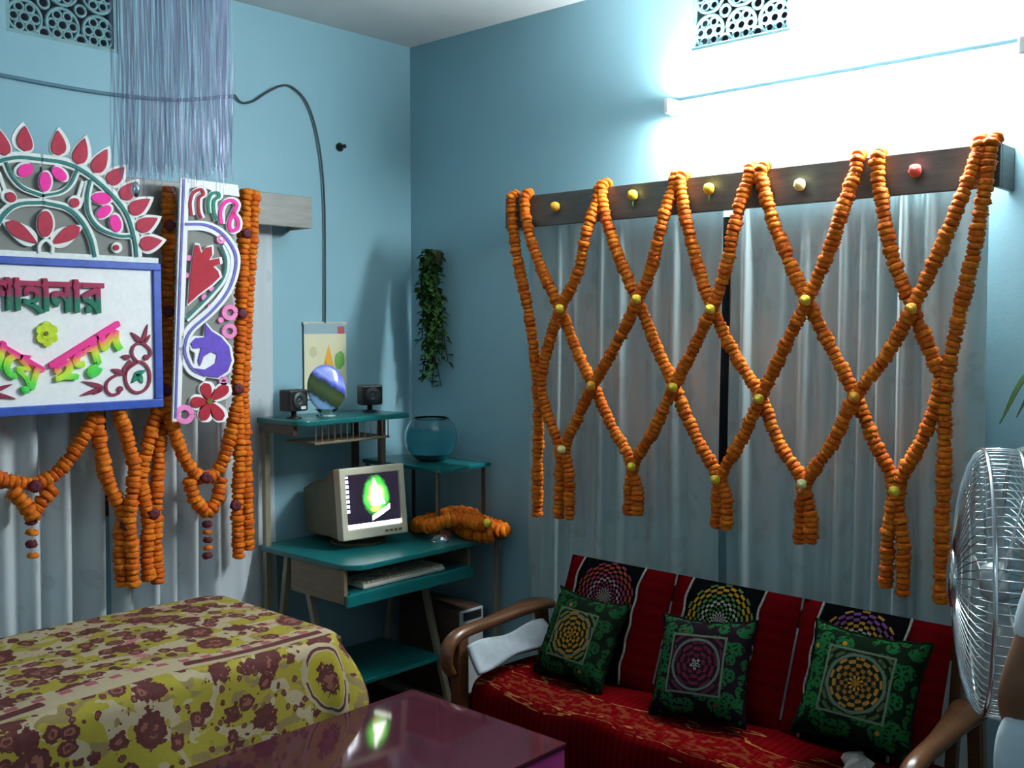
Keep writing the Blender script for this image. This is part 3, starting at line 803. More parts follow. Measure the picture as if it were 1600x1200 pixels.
# arch petals
pet = [((92, 243), (90, 204)), ((121, 257), (132, 216)), ((147, 270), (167, 233)), ((169, 287), (194, 261)), ((190, 311), (212, 284)), ((202, 332), (234, 311)), ((213, 358), (246, 341)), ((218, 383), (253, 376))]
for b, tp in pet:
    for mir in (False, True):
        mb = MB(); add_poly(mb, teardrop(b, tp, 25, 3.8), SY, 0.010, mir); o = mb.build('petal_outline', 'foam_grey', sign)
        mb = MB(); add_poly(mb, teardrop(b, tp, 23), SY-0.0105, 0.004, mir); mb.build('petal', 'red_felt', o)
outer = [(70, 249), (103, 255), (137, 272), (174, 304), (198, 336), (210, 376), (213, 402)]
inner = [(73, 316), (103, 325), (125, 343), (141, 372), (148, 402)]
podA = [(70, 306), (95, 300), (111, 286), (120, 266)]
podB = [(141, 281), (136, 308), (139, 336), (156, 357), (183, 368), (205, 369)]
for nm, pts in (('outer_arch', outer), ('inner_arch', inner), ('pod_outline', podA), ('pod_outline', podB)):
    for mir in (False, True):
        wb, wt = MB(), MB()
        pp = [(65, pts[0][1])]+pts[1:] if pts is not podB else pts
        add_stroke(wb, pp, 15.0 if nm == 'outer_arch' else 12.0 if 'arch' in nm else 9.5, SY, 0.009, mir); add_stroke(wt, pp, 5.0 if 'arch' in nm else 4.0, SY-0.0095, 0.004, mir)
        o = wb.build(nm, 'foam_grey', sign); wt.build('painted_line', 'teal_line', o)
mb = MB()
arc_ = crom([(a, b, 0) for a, b in [(65, 249)]+outer[1:]], 5)
add_poly(mb, [(65, 402)]+[tuple(p[:2]) for p in arc_], SY+0.004, 0.002); mb.build('net_backing', 'net', sign)
mb = MB(); add_poly(mb, [(65, 402)]+[tuple(p[:2]) for p in arc_], SY+0.004, 0.002, True); mb.build('net_backing', 'net', sign)
# spokes between pods
for mir in (False, True):
    for pts in ([(128, 283), (122, 303), (118, 317)], [(134, 283), (129, 308), (122, 325)]):
        mb = MB(); add_stroke(mb, pts, 5, SY, 0.008, mir); mb.build('spoke', 'foam_grey', sign)
    # pink pod flowers
    for c, r, an in (((158, 310), 15, 0.1), ((162, 331), 13, -0.7), ((180, 349), 14, 1.35)):
        mb = MB(); add_poly(mb, dot(c, r+3, 16, 0.62, an), SY, 0.009, mir); o = mb.build('flower_outline', 'foam_grey', sign)
        mb = MB(); add_poly(mb, dot(c, r, 16, 0.62, an), SY-0.0095, 0.004, mir); mb.build('pink_petal', 'hot_pink', o)
    for c, r in (((116, 317), 7.5), ((181, 387), 4.5)):
        mb = MB(); add_poly(mb, dot(c, r+4), SY-0.001, 0.009, mir); o = mb.build('dot_outline', 'foam_grey', sign)
        mb = MB(); add_poly(mb, dot(c, r), SY-0.0105, 0.004, mir); mb.build('red_dot', 'red_felt', o)
    mb = MB(); add_poly(mb, dot((93, 272), 16, 16, 0.62, 0.75), SY, 0.009, mir); o = mb.build('flower_outline', 'foam_grey', sign)
    mb = MB(); add_poly(mb, dot((92, 272), 14, 16, 0.60, 0.75), SY-0.0095, 0.004, mir); mb.build('pink_petal', 'hot_pink', o)
    mb = MB(); add_poly(mb, teardrop((80, 380), (126, 354), 24, 3), SY-0.001, 0.009, mir); o = mb.build('petal_outline', 'foam_grey', sign)
    mb = MB(); add_poly(mb, teardrop((124, 355), (80, 382), 22), SY-0.0105, 0.004, mir); mb.build('red_petal', 'red_felt', o)
mb = MB(); add_poly(mb, dot((70, 284), 18, 16, 0.62, PI/2), SY-0.001, 0.009); o = mb.build('flower_outline', 'foam_grey', sign)
mb = MB(); add_poly(mb, dot((70, 284), 15.5, 16, 0.60, PI/2), SY-0.0105, 0.005); mb.build('pink_petal', 'hot_pink', o)
mb = MB(); add_poly(mb, dot((70, 350), 23, 20, 0.62, PI/2), SY-0.002, 0.009); o = mb.build('petal_outline', 'foam_grey', sign)
mb = MB(); add_poly(mb, dot((70, 350), 20.5, 20, 0.58, PI/2), SY-0.0115, 0.005); mb.build('red_petal', 'red_felt', o)
mb = MB(); add_stroke(mb, [(60, 396), (60, 384), (70, 375), (80, 384), (80, 396)], 5, SY-0.003, 0.012); mb.build('flower_centre', 'foam_grey', sign)
# lettering
def text_mesh(body, bold=0.012):
    c = bpy.data.curves.new('lettering', 'FONT'); c.body = body; c.offset = bold; c.resolution_u = 3
    o = bpy.data.objects.new('lettering_source', c); COL.objects.link(o)
    bpy.context.view_layer.update()
    me = bpy.data.meshes.new_from_object(o.evaluated_get(bpy.context.evaluated_depsgraph_get()))
    vs = [v.co.copy() for v in me.vertices]; fs = [list(p.vertices) for p in me.polygons]
    bpy.data.objects.remove(o); bpy.data.curves.remove(c); bpy.data.meshes.remove(me)
    return vs, fs
def lettering(name, body, origin, along, down, mat, y, th=0.012, bold=0.014, topfrac=None, fat=((0, 0),)):
    """map flat text onto the sign: px = origin + s*along + t*down, s,t in 0..1"""
    vs, fs = text_mesh(body, bold)
    x0, x1 = min(v.x for v in vs), max(v.x for v in vs); y0, y1 = min(v.y for v in vs), max(v.y for v in vs)
    if topfrac is not None: y1 = topfrac
    edges = {}
    for f in fs:
        for i in range(len(f)):
            e = (f[i], f[(i+1) % len(f)]); k = (min(e), max(e)); edges[k] = edges.get(k, 0)+1
    mb = MB()
    for q_, (ox, oy) in enumerate(fat):          # overlapping copies make the hand-cut letters chunky
        P, UV = [], []
        for v in vs:
            s_, t_ = (v.x-x0)/(x1-x0), (y1-v.y)/(y1-y0)
            P.append(on(origin[0]+s_*along[0]+t_*down[0]+ox, origin[1]+s_*along[1]+t_*down[1]+oy, 'y', y)); UV.append((s_, 1-t_))
        n = len(P)
        front = [p+Vector((0, -th-0.0004*q_, 0)) for p in P]
        F_ = [list(f) for f in fs]+[[i+n for i in f[::-1]] for f in fs]
        for (a, b), c in edges.items():
            if c == 1: F_.append([a, b, b+n, a+n])
        mb.add(P+front, F_, UV+UV)
    return mb.build(name, mat, sign)
lettering('lettering', 'শাহানার', (-22, 432), (181, 6), (2, 56), 'letters', SY-0.0125, bold=0.019, fat=((-1.0, 0), (0, 0.6), (1.0, 0)))
lettering('lettering', 'হলুদ', (76, 568), (106, -66), (16, 54), 'letters_p', SY-0.0125, bold=0.018, fat=((-2.0, 0), (-0.7, 1.6), (0.7, -0.6), (2.0, 1.0)))
lettering('lettering', 'গােয়', (-46, 502), (114, 66), (-16, 54), 'letters_p', SY-0.0125, bold=0.018, fat=((-2.0, 0), (-0.7, 1.6), (0.7, -0.6), (2.0, 1.0)))
# lime flower
mb = MB()
for k in range(6): add_poly(mb, dot((72+10*math.cos(k*PI/3+0.5), 522+12*math.sin(k*PI/3+0.5)), 8, 12), SY-0.0125-0.0004*k, 0.010)
add_poly(mb, dot((72, 522), 9, 12), SY-0.0125, 0.0125); o = mb.build('lime_flower', 'lime', sign)
mb = MB(); add_poly(mb, dot((72, 521), 3.5, 10), SY-0.0252, 0.003); mb.build('flower_eye', 'dot_brown', o)
# corner vines
def z3(x, y): return (x/6.154, y/6.154+480)
for mir in (False, True):
    mb = MB(); yy = SY-0.0125
    circ = [z3(1320+118*math.cos(a*PI/10), 670+150*math.sin(a*PI/10)) for a in range(21)]
    add_stroke(mb, circ, 4, yy, 0.006, mir)
    add_stroke(mb, [z3(*q) for q in ((1310, 520), (1265, 450), (1285, 370), (1360, 345), (1430, 400), (1440, 460), (1395, 492))], 4, yy, 0.006, mir)
    add_stroke(mb, [z3(*q) for q in ((1315, 530), (1230, 590), (1195, 650))], 4, yy, 0.006, mir)
    add_stroke(mb, [z3(*q) for q in ((1250, 510), (1190, 590), (1190, 650))], 4, yy, 0.006, mir)
    add_stroke(mb, [z3(*q) for q in ((1200, 640), (1110, 655), (1030, 715), (1018, 790), (1060, 838), (1130, 830), (1160, 780))], 4, yy, 0.006, mir)
    for b, tp, wd in (((1360, 345), (1255, 240), 8), ((1365, 345), (1415, 165), 6), ((1375, 350), (1440, 265), 6), ((990, 770), (790, 712), 7), ((990, 775), (765, 850), 7), ((985, 780), (895, 838), 6), ((1245, 485), (1160, 470), 8), ((1165, 630), (1065, 595), 8)):
        add_poly(mb, teardrop(z3(*b), z3(*tp), wd), yy, 0.006, mir)
    for c in ((1400, 482), (1150, 785)): add_poly(mb, dot(z3(*c), 4.5), yy, 0.007, mir)
    o = mb.build('vine_ornament', 'vine', sign)
    mb = MB()
    for b, tp, wd in (((1330, 640), (1265, 730), 8), ((1330, 640), (1365, 730), 8), ((1290, 650), (1400, 605), 8)): add_poly(mb, teardrop(z3(*b), z3(*tp), wd), yy, 0.006, mir)
    mb.build('vine_leaf', 'leaf_teal', o)

# ------------------------------------------------------------------ tall painted panel
TY = -0.262
def zp(x, y): return (x/3.0+230, y/3.0+270)
def tpoly(mb, px, th, dy=0.0): mb.prism([on(a, b, 'y', TY+dy) for a, b in px], (0, -th, 0))
def tstroke(mb, pts, wd, th, dy=0.0, smooth=True):
    L, R = stroke([zp(*q) for q in pts], wd, smooth)
    l, r = [on(a, b, 'y', TY+dy) for a, b in L], [on(a, b, 'y', TY+dy) for a, b in R]
    n = len(l); vs = l+r+[q+Vector((0, -th, 0)) for q in l+r]; fs = []
    for i in range(n-1):
        fs += [(i, i+1, n+i+1, n+i), (2*n+i, 3*n+i, 3*n+i+1, 2*n+i+1), (i, 2*n+i, 2*n+i+1, i+1), (n+i, n+i+1, 3*n+i+1, 3*n+i)]
    fs += [(0, n, 3*n, 2*n), (n-1, 3*n-1, 4*n-1, 2*n-1)]; mb.add(vs, fs)
panel = thing('painted_panel', on(320, 662, 'y', TY), 'tall narrow white cut-out panel with purple paisley beside the sign', 'decoration')
mb = MB(); tpoly(mb, [zp(*q) for q in ((165, 30), (420, 60), (428, 200), (400, 300), (418, 380), (420, 460), (390, 560), (410, 640), (405, 760), (398, 900), (368, 1000), (365, 1130), (290, 1110), (180, 1120), (130, 1160))], 0.002, 0.004); mb.build('net_backing', 'net', panel)
mb = MB(); tpoly(mb, [zp(*q) for q in ((150, 25), (192, 30), (150, 1165), (112, 1165))], 0.010); o = mb.build('side_strip', 'foam_white', panel)
mb = MB(); tstroke(mb, [(172, 30), (150, 600), (132, 1150)], 3.2, 0.003, -0.0105); mb.build('painted_line', 'violet_line', o)
mb = MB(); tpoly(mb, [zp(*q) for q in ((180, 28), (420, 58), (428, 112), (330, 100), (250, 62), (190, 74))], 0.008); mb.build('top_strip', 'foam_white', panel)
mb = MB(); tstroke(mb, [(178, 248), (270, 252), (345, 290), (400, 370), (405, 450), (370, 550), (300, 640), (200, 730), (170, 800), (172, 860), (205, 925), (270, 958)], 15, 0.010, 0.0)
o = mb.build('scroll_band', 'foam_white', panel)
mb = MB(); tstroke(mb, [(178, 240), (275, 245), (352, 286), (408, 368), (413, 450), (378, 553), (306, 645), (205, 738), (177, 805), (180, 860), (212, 920), (270, 950)], 4.2, 0.003, -0.0105)
mb.build('painted_line', 'violet_line', o)
mb = MB(); tstroke(mb, [(345, 340), (372, 410), (360, 490), (300, 570), (180, 690)], 8, 0.009, 0.001); o = mb.build('inner_scroll', 'foam_grey', panel)
mb = MB(); tstroke(mb, [(345, 340), (368, 410), (356, 490), (296, 570), (178, 688)], 3.6, 0.003, -0.0085); mb.build('painted_line', 'teal_line', o)
tul = [(190, 615), (200, 500), (212, 400), (222, 338), (240, 340), (252, 378), (272, 352), (300, 346), (302, 385), (288, 410), (335, 400), (340, 428), (308, 440), (330, 462), (338, 488), (300, 525), (240, 570)]
cen = (260, 470)
mb = MB(); tpoly(mb, [zp(cen[0]+(x-cen[0])*1.10, cen[1]+(y-cen[1])*1.07) for x, y in tul], 0.010, -0.002); o = mb.build('tulip_outline', 'foam_white', panel)
mb = MB(); tpoly(mb, [zp(*q) for q in tul], 0.004, -0.0125); mb.build('tulip', 'crimson', o)
pas = [(272, 708), (268, 770), (225, 775), (203, 798), (215, 822), (252, 820), (236, 880), (246, 905), (262, 862), (300, 838), (326, 852), (318, 892), (270, 922), (215, 915), (262, 950), (330, 960), (376, 930), (394, 880), (382, 815), (345, 770), (300, 742)]
mb = MB(); tpoly(mb, [zp(300+(x-300)*1.08, 840+(y-840)*1.06) for x, y in [pas[0], (262, 770), (215, 768), (196, 798), (205, 830), (225, 845), (222, 890), (205, 912)]+pas[14:]], 0.010, -0.001); o = mb.build('paisley_outline', 'foam_white', panel)
mb = MB(); tpoly(mb, [zp(*q) for q in pas], 0.004, -0.0115); mb.build('paisley', 'violet', o)
fc = (290, 1070)
for tp in ((266, 985), (378, 1000), (352, 1158), (255, 1160), (200, 1078)):
    mb = MB(); tpoly(mb, teardrop(zp(*tp), zp(*fc), 19, 3.2), 0.010, -0.001); o = mb.build('petal_outline', 'foam_white', panel)
    mb = MB(); tpoly(mb, teardrop(zp(*tp), zp(*fc), 17), 0.004, -0.0115); mb.build('red_petal', 'crimson', o)
mb = MB(); tpoly(mb, dot(zp(*fc), 4.5), 0.006, -0.0135); mb.build('flower_eye', 'dot_brown', panel)
for c, r in (((170, 1132), 11), ((380, 742), 8.5), ((382, 655), 9), ((352, 975), 5), ((340, 312), 5)):
    mb = MB(); q = zp(*c); cpts = [((q[0]+r*math.cos(a*PI/8)-230)*3, (q[1]+r*math.sin(a*PI/8)-270)*3) for a in range(17)]
    tstroke(mb, cpts, r*0.75, 0.010, -0.001); mb.build('pink_ring', 'pale_pink', panel)
for c in ((296, 545), (262, 585), (290, 628), (330, 590), (190, 400), (178, 480), (340, 690)):
    mb = MB(); tpoly(mb, dot(zp(*c), 4.5, 10), 0.009, 0.0); mb.build('pink_dot', 'pale_pink', panel)
for pts, mt, wd in (([(205, 200), (200, 140), (215, 95), (250, 78), (262, 100), (240, 120), (240, 180), (252, 215)], 'crimson', 4.5), ([(288, 190), (284, 140), (300, 100), (330, 95), (335, 112), (312, 130), (312, 180), (325, 222)], 'leaf_teal', 4.5), ([(345, 240), (342, 180), (362, 140), (395, 130), (418, 150), (405, 185), (385, 230), (390, 270), (420, 262), (424, 225), (400, 190)], 'hot_pink', 5.5)):
    mb = MB(); tstroke(mb, pts, wd+5, 0.009, 0.0); o = mb.build('curl_outline', 'foam_white', panel)
    mb = MB(); tstroke(mb, pts, wd, 0.004, -0.0095); mb.build('curl', mt, o)

# ------------------------------------------------------------------ foil fringe
D_F = 3.0
def dp(px, py, d): return CAM + (FW+RT*((px-800)/F)-UP*((py-600)/F))*d
f0, f1 = dp(184, 200, D_F), dp(362, 200, D_F)
fr = thing('foil_fringe', ((f0.x+f1.x)/2, (f0.y+f1.y)/2, 2.10), 'lilac metallic foil fringe hanging from the ceiling above the sign', 'decoration')
MB().tube([(f0.x, f0.y, H-0.02), (f1.x, f1.y, H-0.02)], 0.008, 8).build('header_rod', 'chrome', fr)
for k in (0.1, 0.9):
    c = f0.lerp(f1, k); MB().tube([(c.x, c.y, H-0.02), (c.x, c.y, H)], 0.004, 6).build('hook', 'chrome', fr)
mb = MB(); rf = random.Random(2)
dv = (f1-f0); dv.z = 0; side = dv.normalized(); bk = side.cross(Vector((0, 0, 1)))
for k in range(280):
    u = (k+rf.uniform(-1.5, 1.5))/279; c = f0.lerp(f1, min(1, max(0, u)))+bk*rf.uniform(-0.05, 0.05)
    zb_ = rf.uniform(2.08, 2.13) if rf.random() > 0.12 else rf.uniform(2.02, 2.08); wd = rf.uniform(0.0012, 0.0026)
    a = rf.uniform(0, 3); tw = rf.uniform(2.5, 9)
    n = 26; vs = []
    for i in range(n+1):
        z = H-0.02+(zb_-H+0.02)*i/n; an = a+tw*i/n
        dvn = side*math.cos(an)+bk*math.sin(an); sw = side*0.006*math.sin(i*0.4+a*3)*(i/n)
        vs += [Vector((c.x, c.y, z))+sw-dvn*wd, Vector((c.x, c.y, z))+sw+dvn*wd]
    mb.add(vs, [(2*i, 2*i+1, 2*i+3, 2*i+2) for i in range(n)])
o = mb.build('foil_strands', 'foil', fr, fix=False); o['kind'] = 'stuff'
c = dp(212, 296, D_F)
t = thing('silver_bauble', c, 'small shiny silver bauble dangling at the bottom of the foil fringe', 'decoration')
MB().lathe([(0.001, -0.024), (0.008, -0.020), (0.012, -0.006), (0.012, 0.006), (0.008, 0.020), (0.001, 0.024)], c, 14).build('ball', 'silver', t, smooth=True)
MB().tube([c+Vector((0, 0, 0.022)), Vector((c.x, c.y, H))], 0.0007, 4).build('thread', 'thread', t)

# ------------------------------------------------------------------ things on the left wall
pts = [on(a, b, 'y', -0.012) for a, b in ((366, 148), (378, 160), (396, 158), (416, 145), (440, 134), (458, 137), (478, 158), (492, 195), (502, 250), (507, 320), (508, 420), (508, 520), (509, 640))]
tag(MB().tube(crom(pts, 8), 0.0042, 8).build('hanging_cable', 'cable', smooth=True), 'black cable looping up the left wall and down to the desk shelf', 'cable')
pts = [on(a, b, 'y', -0.008) for a, b in ((-60, 106), (0, 117), (90, 134), (180, 148), (280, 156), (366, 150))]
tag(MB().tube(crom(pts, 6), 0.007, 8).build('surface_wire', 'conduit', smooth=True), 'thin grey wire run across the left wall under the grille', 'wire')
c = on(530, 230, 'y', 0)
t = thing('wall_hook', c, 'small round black hook plug on the left wall beside the cable', 'hook')
MB().lathe([(0.018, 0.0), (0.020, 0.008), (0.014, 0.016), (0.007, 0.022), (0.006, 0.035), (0.010, 0.040), (0.004, 0.044)], c, 16, (0, -1, 0)).build('plug', 'black_plastic', t, smooth=True)
a, b = on(475, 505, 'y', -0.012), on(542, 620, 'y', -0.012)
t = thing('wall_calendar', ((a.x+b.x)/2, -0.012, b.z), 'cream printed paper calendar on the left wall behind the oval plate', 'calendar')
MB().grid(lambda u, v: (a.x+(b.x-a.x)*u, -0.010-0.010*v*math.sin(u*PI), b.z+(a.z-b.z)*v), 8, 8).build('sheet', 'calendar', t, solid=0.002)
MB().box2((a.x-0.004, -0.014, a.z-0.006), (b.x+0.004, 0, a.z+0.006)).build('top_strip', 'crt', t, bevel=0.002)

# hanging ivy on the right wall near the corner
top, bot = on(673, 392, 'x', -0.07), on(680, 605, 'x', -0.07)
t = thing('hanging_ivy', (top.x, top.y, bot.z), 'trailing green ivy hanging on the right wall near the room corner', 'plant')
MB().lathe([(0.012, -0.06), (0.032, -0.05), (0.038, 0.0), (0.034, 0.012), (0.006, 0.012)], (top.x+0.02, top.y, top.z-0.01), 12).build('basket', 'basket', t, smooth=True)
ri = random.Random(12); lv, stm = MB(), MB()
def leaf_to(mb, p, d, up_, s, fold=0.25):
    d = d.normalized(); sd = d.cross(up_).normalized(); n_ = sd.cross(d)
    vs = [p, p+d*s*0.35+sd*s*0.42+n_*s*fold*0.4, p+d*s*0.75+sd*s*0.22, p+d*s*1.05-n_*s*0.15, p+d*s*0.75-sd*s*0.22, p+d*s*0.35-sd*s*0.42+n_*s*fold*0.4, p+d*s*0.5-n_*s*fold*0.2]
    mb.add(vs, [(0, 1, 6), (1, 2, 6), (2, 3, 6), (3, 4, 6), (4, 5, 6), (5, 0, 6)])
Lh = top.z-bot.z
for k in range(15):
    ln = Lh*ri.choice((0.5, 0.65, 0.8, 0.92, 1.0, 1.0)); y0 = top.y+ri.uniform(-0.03, 0.03); ey = ri.uniform(-0.055, 0.05); x0 = top.x+ri.uniform(-0.03, 0.03)
    bul = ri.uniform(-0.07, 0.03)
    pth = crom([(x0, y0, top.z), (x0-0.02, y0+bul*0.6, top.z-ln*0.35), (x0, y0+bul, top.z-ln*0.62), (x0+0.01, y0+ey, top.z-ln)], 9)
    stm.tube(pth, 0.0022, 4)
    for i, p in enumerate(pth):
        for _ in range(2 if i < 22 else 1):
            a = ri.uniform(0, 6.28); d = Vector((math.cos(a)*0.8-0.15, math.sin(a)*0.8, ri.uniform(-0.9, 0.2)))
            q = p+Vector((0, 0, ri.uniform(-.01, .01)))
            if q.x+d.x*0.04 > -0.006: d.x = -abs(d.x)
            leaf_to(lv, q, d, Vector((0, 0, 1)), ri.uniform(0.028, 0.048))
stm.build('stem', 'stem', t); o = lv.build('leaves', 'leaf', t, fix=False); o['kind'] = 'stuff'

# ------------------------------------------------------------------ computer desk
desk = thing('computer_desk', (-0.47, -0.35, 0), 'turquoise topped computer desk with beige frame in the room corner', 'desk')
def round_slab(x0, x1, y0, y1, z0, z1, r, corner):
    """slab with one rounded corner at (x0,y0) = front left"""
    P = []
    if corner: P += [(x0+r-r*math.sin(a*PI/16), y0+r-r*math.cos(a*PI/16)) for a in range(9)]
    else: P += [(x0, y0)]
    P += [(x0, y1), (x1, y1), (x1, y0)]
    return MB().prism([(a, b, z0) for a, b in P], (0, 0, z1-z0))
round_slab(-0.905, -0.035, -0.655, -0.045, 0.728, 0.75, 0.10, True).build('desk_top', 'turq', desk, bevel=0.004)
round_slab(-0.905, -0.325, -0.342, -0.045, 1.262, 1.284, 0.05, True).build('upper_shelf', 'turq', desk, bevel=0.004)
MB().box2((-0.345, -0.56, 1.040), (-0.035, -0.045, 1.058)).build('side_shelf', 'turq', desk, bevel=0.004)
MB().box2((-0.80, -0.30, 1.178), (-0.40, -0.10, 1.188)).build('disc_rack', 'beech', desk, bevel=0.002)
MB().box2((-0.905, -0.30, 1.225), (-0.885, -0.06, 1.262)).build('shelf_apron', 'brown_post', desk, bevel=0.002)
for k in range(13):
    x = -0.79+k*0.032
    MB().tube([(x, -0.295, 1.188), (x, -0.295, 1.262)], 0.0025, 6).build('rack_wire', 'chrome', desk)
for x, y, z0, z1, mt in ((-0.885, -0.08, 0.0, 1.262, 'frame_paint'), (-0.43, -0.28, 1.0, 1.262, 'brown_post'), (-0.43, -0.10, 0.75, 1.262, 'brown_post'), (-0.335, -0.53, 0.75, 1.04, 'brown_post'), (-0.055, -0.53, 0.75, 1.04, 'brown_post'), (-0.335, -0.07, 0.75, 1.04, 'brown_post'), (-0.055, -0.07, 0.0, 1.04, 'brown_post')):
    if z0 == 1.0: z0 = 0.75
    hw = 0.007 if z1 == 1.04 else 0.013
    MB().box2((x-hw, y-hw, z0), (x+hw, y+hw, z1)).build('post', mt, desk, bevel=0.002)
# keyboard box
MB().box2((-0.895, -0.60, 0.595), (-0.877, -0.26, 0.728)).build('side_panel', 'beech', desk, bevel=0.002)
MB().box2((-0.225, -0.60, 0.595), (-0.207, -0.26, 0.728)).build('side_panel', 'beech', desk, bevel=0.002)
o = MB().box2((-0.877, -0.615, 0.622), (-0.225, -0.27, 0.636)).build('keyboard_tray', 'turq', desk, bevel=0.003)
MB().box2((-0.893, -0.618, 0.585), (-0.209, -0.603, 0.632)).build('tray_front', 'turq', desk, bevel=0.003)
# slanting legs, feet, lower shelf
def bar(mb, p0, p1, w_):
    p0, p1 = Vector(p0), Vector(p1); d = p1-p0
    q = Vector((0, 0, 1)).rotation_difference(d.normalized()).to_matrix()
    return mb.box((p0+p1)/2, (w_, w_, d.length), q)
for x in (-0.865, -0.265):
    bar(MB(), (x, -0.30, 0.728), (x, -0.52, 0.03), 0.026).build('leg', 'frame_paint', desk, bevel=0.003)
    bar(MB(), (x+0.002, -0.20, 0.728), (x+0.002, -0.08, 0.03), 0.026).build('leg', 'frame_paint', desk, bevel=0.003)
    MB().box2((x-0.02, -0.60, 0.0), (x+0.02, -0.06, 0.035)).build('foot', 'frame_paint', desk, bevel=0.004)
MB().box2((-0.045, -0.62, 0.0), (-0.065, -0.60, 0.728)).build('post', 'frame_paint', desk, bevel=0.003)
MB().box2((-0.85, -0.50, 0.215), (-0.28, -0.10, 0.233)).build('lower_shelf', 'turq', desk, bevel=0.003)
# keyboard
kb = thing('keyboard', (-0.55, -0.47, 0.636), 'off-white keyboard lying on the pull-out desk tray', 'keyboard')
MB().box2((-0.80, -0.600, 0.637), (-0.36, -0.445, 0.655)).build('case', 'keys', kb, bevel=0.006)
km = MB().box((0, 0, 0.004), (0.017, 0.017, 0.009)).mesh('key', MAT['crt'], Vector())
for r_ in range(5):
    for k in range(20): place('key', km, kb, (-0.787+k*0.0217, -0.583+r_*0.029, 0.655))
# computer tower under the desk
t = thing('computer_tower', (-0.16, -0.36, 0.0), 'dark computer tower with grey front standing under the right end of the desk', 'computer')
MB().box2((-0.235, -0.55, 0.01), (-0.085, -0.16, 0.43)).build('case', 'frame_dark', t, bevel=0.008)
MB().box2((-0.232, -0.562, 0.02), (-0.088, -0.55, 0.425)).build('front_panel', 'fan_grey', t, bevel=0.006)
for z in (0.33, 0.38): MB().box2((-0.215, -0.566, z), (-0.105, -0.561, z+0.035)).build('drive_bay', 'black_plastic', t, bevel=0.002)
for sx in (-0.21, -0.11):
    for sy in (-0.50, -0.21): MB().lathe([(0.012, 0), (0.012, 0.012)], (sx, sy, 0), 10).build('foot', 'black_plastic', t)

# ------------------------------------------------------------------ CRT monitor
mz = 0.75
MR = Matrix.Rotation(math.radians(-8.6), 3, 'Z'); MT = Matrix.Rotation(math.radians(-6.5), 3, 'X')
m0 = Vector((-0.594, -0.437, 0.792))          # bottom centre of the bezel front
def ml(x, y, z):                            # local: x right, y back, z up from bezel bottom
    q = MT @ Vector((x, y, z)); return m0 + MR @ q
mon = thing('crt_monitor', (m0.x+0.03, m0.y+0.16, mz), 'beige tube computer monitor showing a bright green picture', 'monitor')
W_, Hh = 0.156, 0.292
def ring_rect(mb, o_, i_, y0, y1):
    """bezel: outer half-width etc. o_=(x0,x1,z0,z1)"""
    def r4(b, y): return [ml(b[0], y, b[2]), ml(b[1], y, b[2]), ml(b[1], y, b[3]), ml(b[0], y, b[3])]
    vs = r4(o_, y0)+r4(i_, y0)+r4(i_, y1)+r4(o_, y1); fs = []
    for k in range(4):
        j = (k+1) % 4
        fs += [(k, j, 4+j, 4+k), (4+k, 4+j, 8+j, 8+k), (k, 12+k, 12+j, j), (12+k, 8+k, 8+j, 12+j)]
    mb.add(vs, fs)
mb = MB(); ring_rect(mb, (-W_, W_, 0, Hh), (-0.128, 0.130, 0.043, 0.262), 0.0, 0.05); mb.build('bezel', 'crt', mon, bevel=0.005)
def scr(u, v):
    x, z = -0.129+0.260*u, 0.042+0.221*v
    return ml(x, 0.012-0.008*(1-(2*u-1)**2)*(1-(2*v-1)**2), z)
MB().grid(scr, 12, 12).build('screen', 'screen', mon, smooth=True)
# housing: lofted from the bezel to the small back
secs = [(0.05, -W_+0.004, W_-0.004, 0.004, Hh-0.004), (0.10, -W_+0.006, W_-0.006, 0.006, Hh-0.008), (0.115, -0.148, 0.148, 0.010, 0.262), (0.28, -0.140, 0.140, 0.016, 0.236), (0.375, -0.128, 0.128, 0.022, 0.212)]
vs, fs = [], []
for y, x0, x1, z0, z1 in secs: vs += [ml(x0, y, z0), ml(x1, y, z0), ml(x1, y, z1), ml(x0, y, z1)]
for i in range(len(secs)-1):
    for k in range(4): fs.append((i*4+k, i*4+(k+1) % 4, i*4+4+(k+1) % 4, i*4+4+k))
fs.append((16, 17, 18, 19)); fs.append((3, 2, 1, 0))
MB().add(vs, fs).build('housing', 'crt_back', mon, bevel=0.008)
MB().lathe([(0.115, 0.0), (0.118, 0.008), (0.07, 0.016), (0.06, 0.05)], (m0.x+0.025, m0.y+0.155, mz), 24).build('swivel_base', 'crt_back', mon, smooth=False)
for k in range(4):
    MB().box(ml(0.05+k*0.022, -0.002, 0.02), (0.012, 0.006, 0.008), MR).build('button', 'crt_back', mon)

# ------------------------------------------------------------------ things on the shelves
SZ = 1.284
def speaker(c, rz, label):
    R_ = Matrix.Rotation(rz, 3, 'Z'); c = Vector(c)
    t = thing('desk_speaker', c, label, 'speaker', 'small black speakers on the shelf')
    o = MB().box(c+Vector((0, 0, 0.075)), (0.098, 0.07, 0.088), R_).build('cabinet', 'black_plastic', t, bevel=0.008)
    f = c+R_ @ Vector((0, -0.036, 0)); ax = R_ @ Vector((0, -1, 0))
    MB().lathe([(0.036, 0), (0.034, 0.004), (0.012, -0.002), (0.006, 0.003)], f+Vector((0, 0, 0.075)), 20, ax).build('cone', 'cable', t, smooth=True)
    MB().lathe([(0.032, 0), (0.030, 0.006), (0.011, 0.010), (0.011, 0.034)], c+Vector((0, 0, 0.0)), 16).build('stand', 'black_plastic', t, smooth=True)
    if rz > 0: MB().box(f+R_ @ Vector((0.018, -0.003, 0))+Vector((0, 0, 0.045)), (0.026, 0.002, 0.012), R_).build('badge', 'keys', t)
def on_shelf(px, y, z): return Vector((on(px, 650, 'y', y).x, y, z))
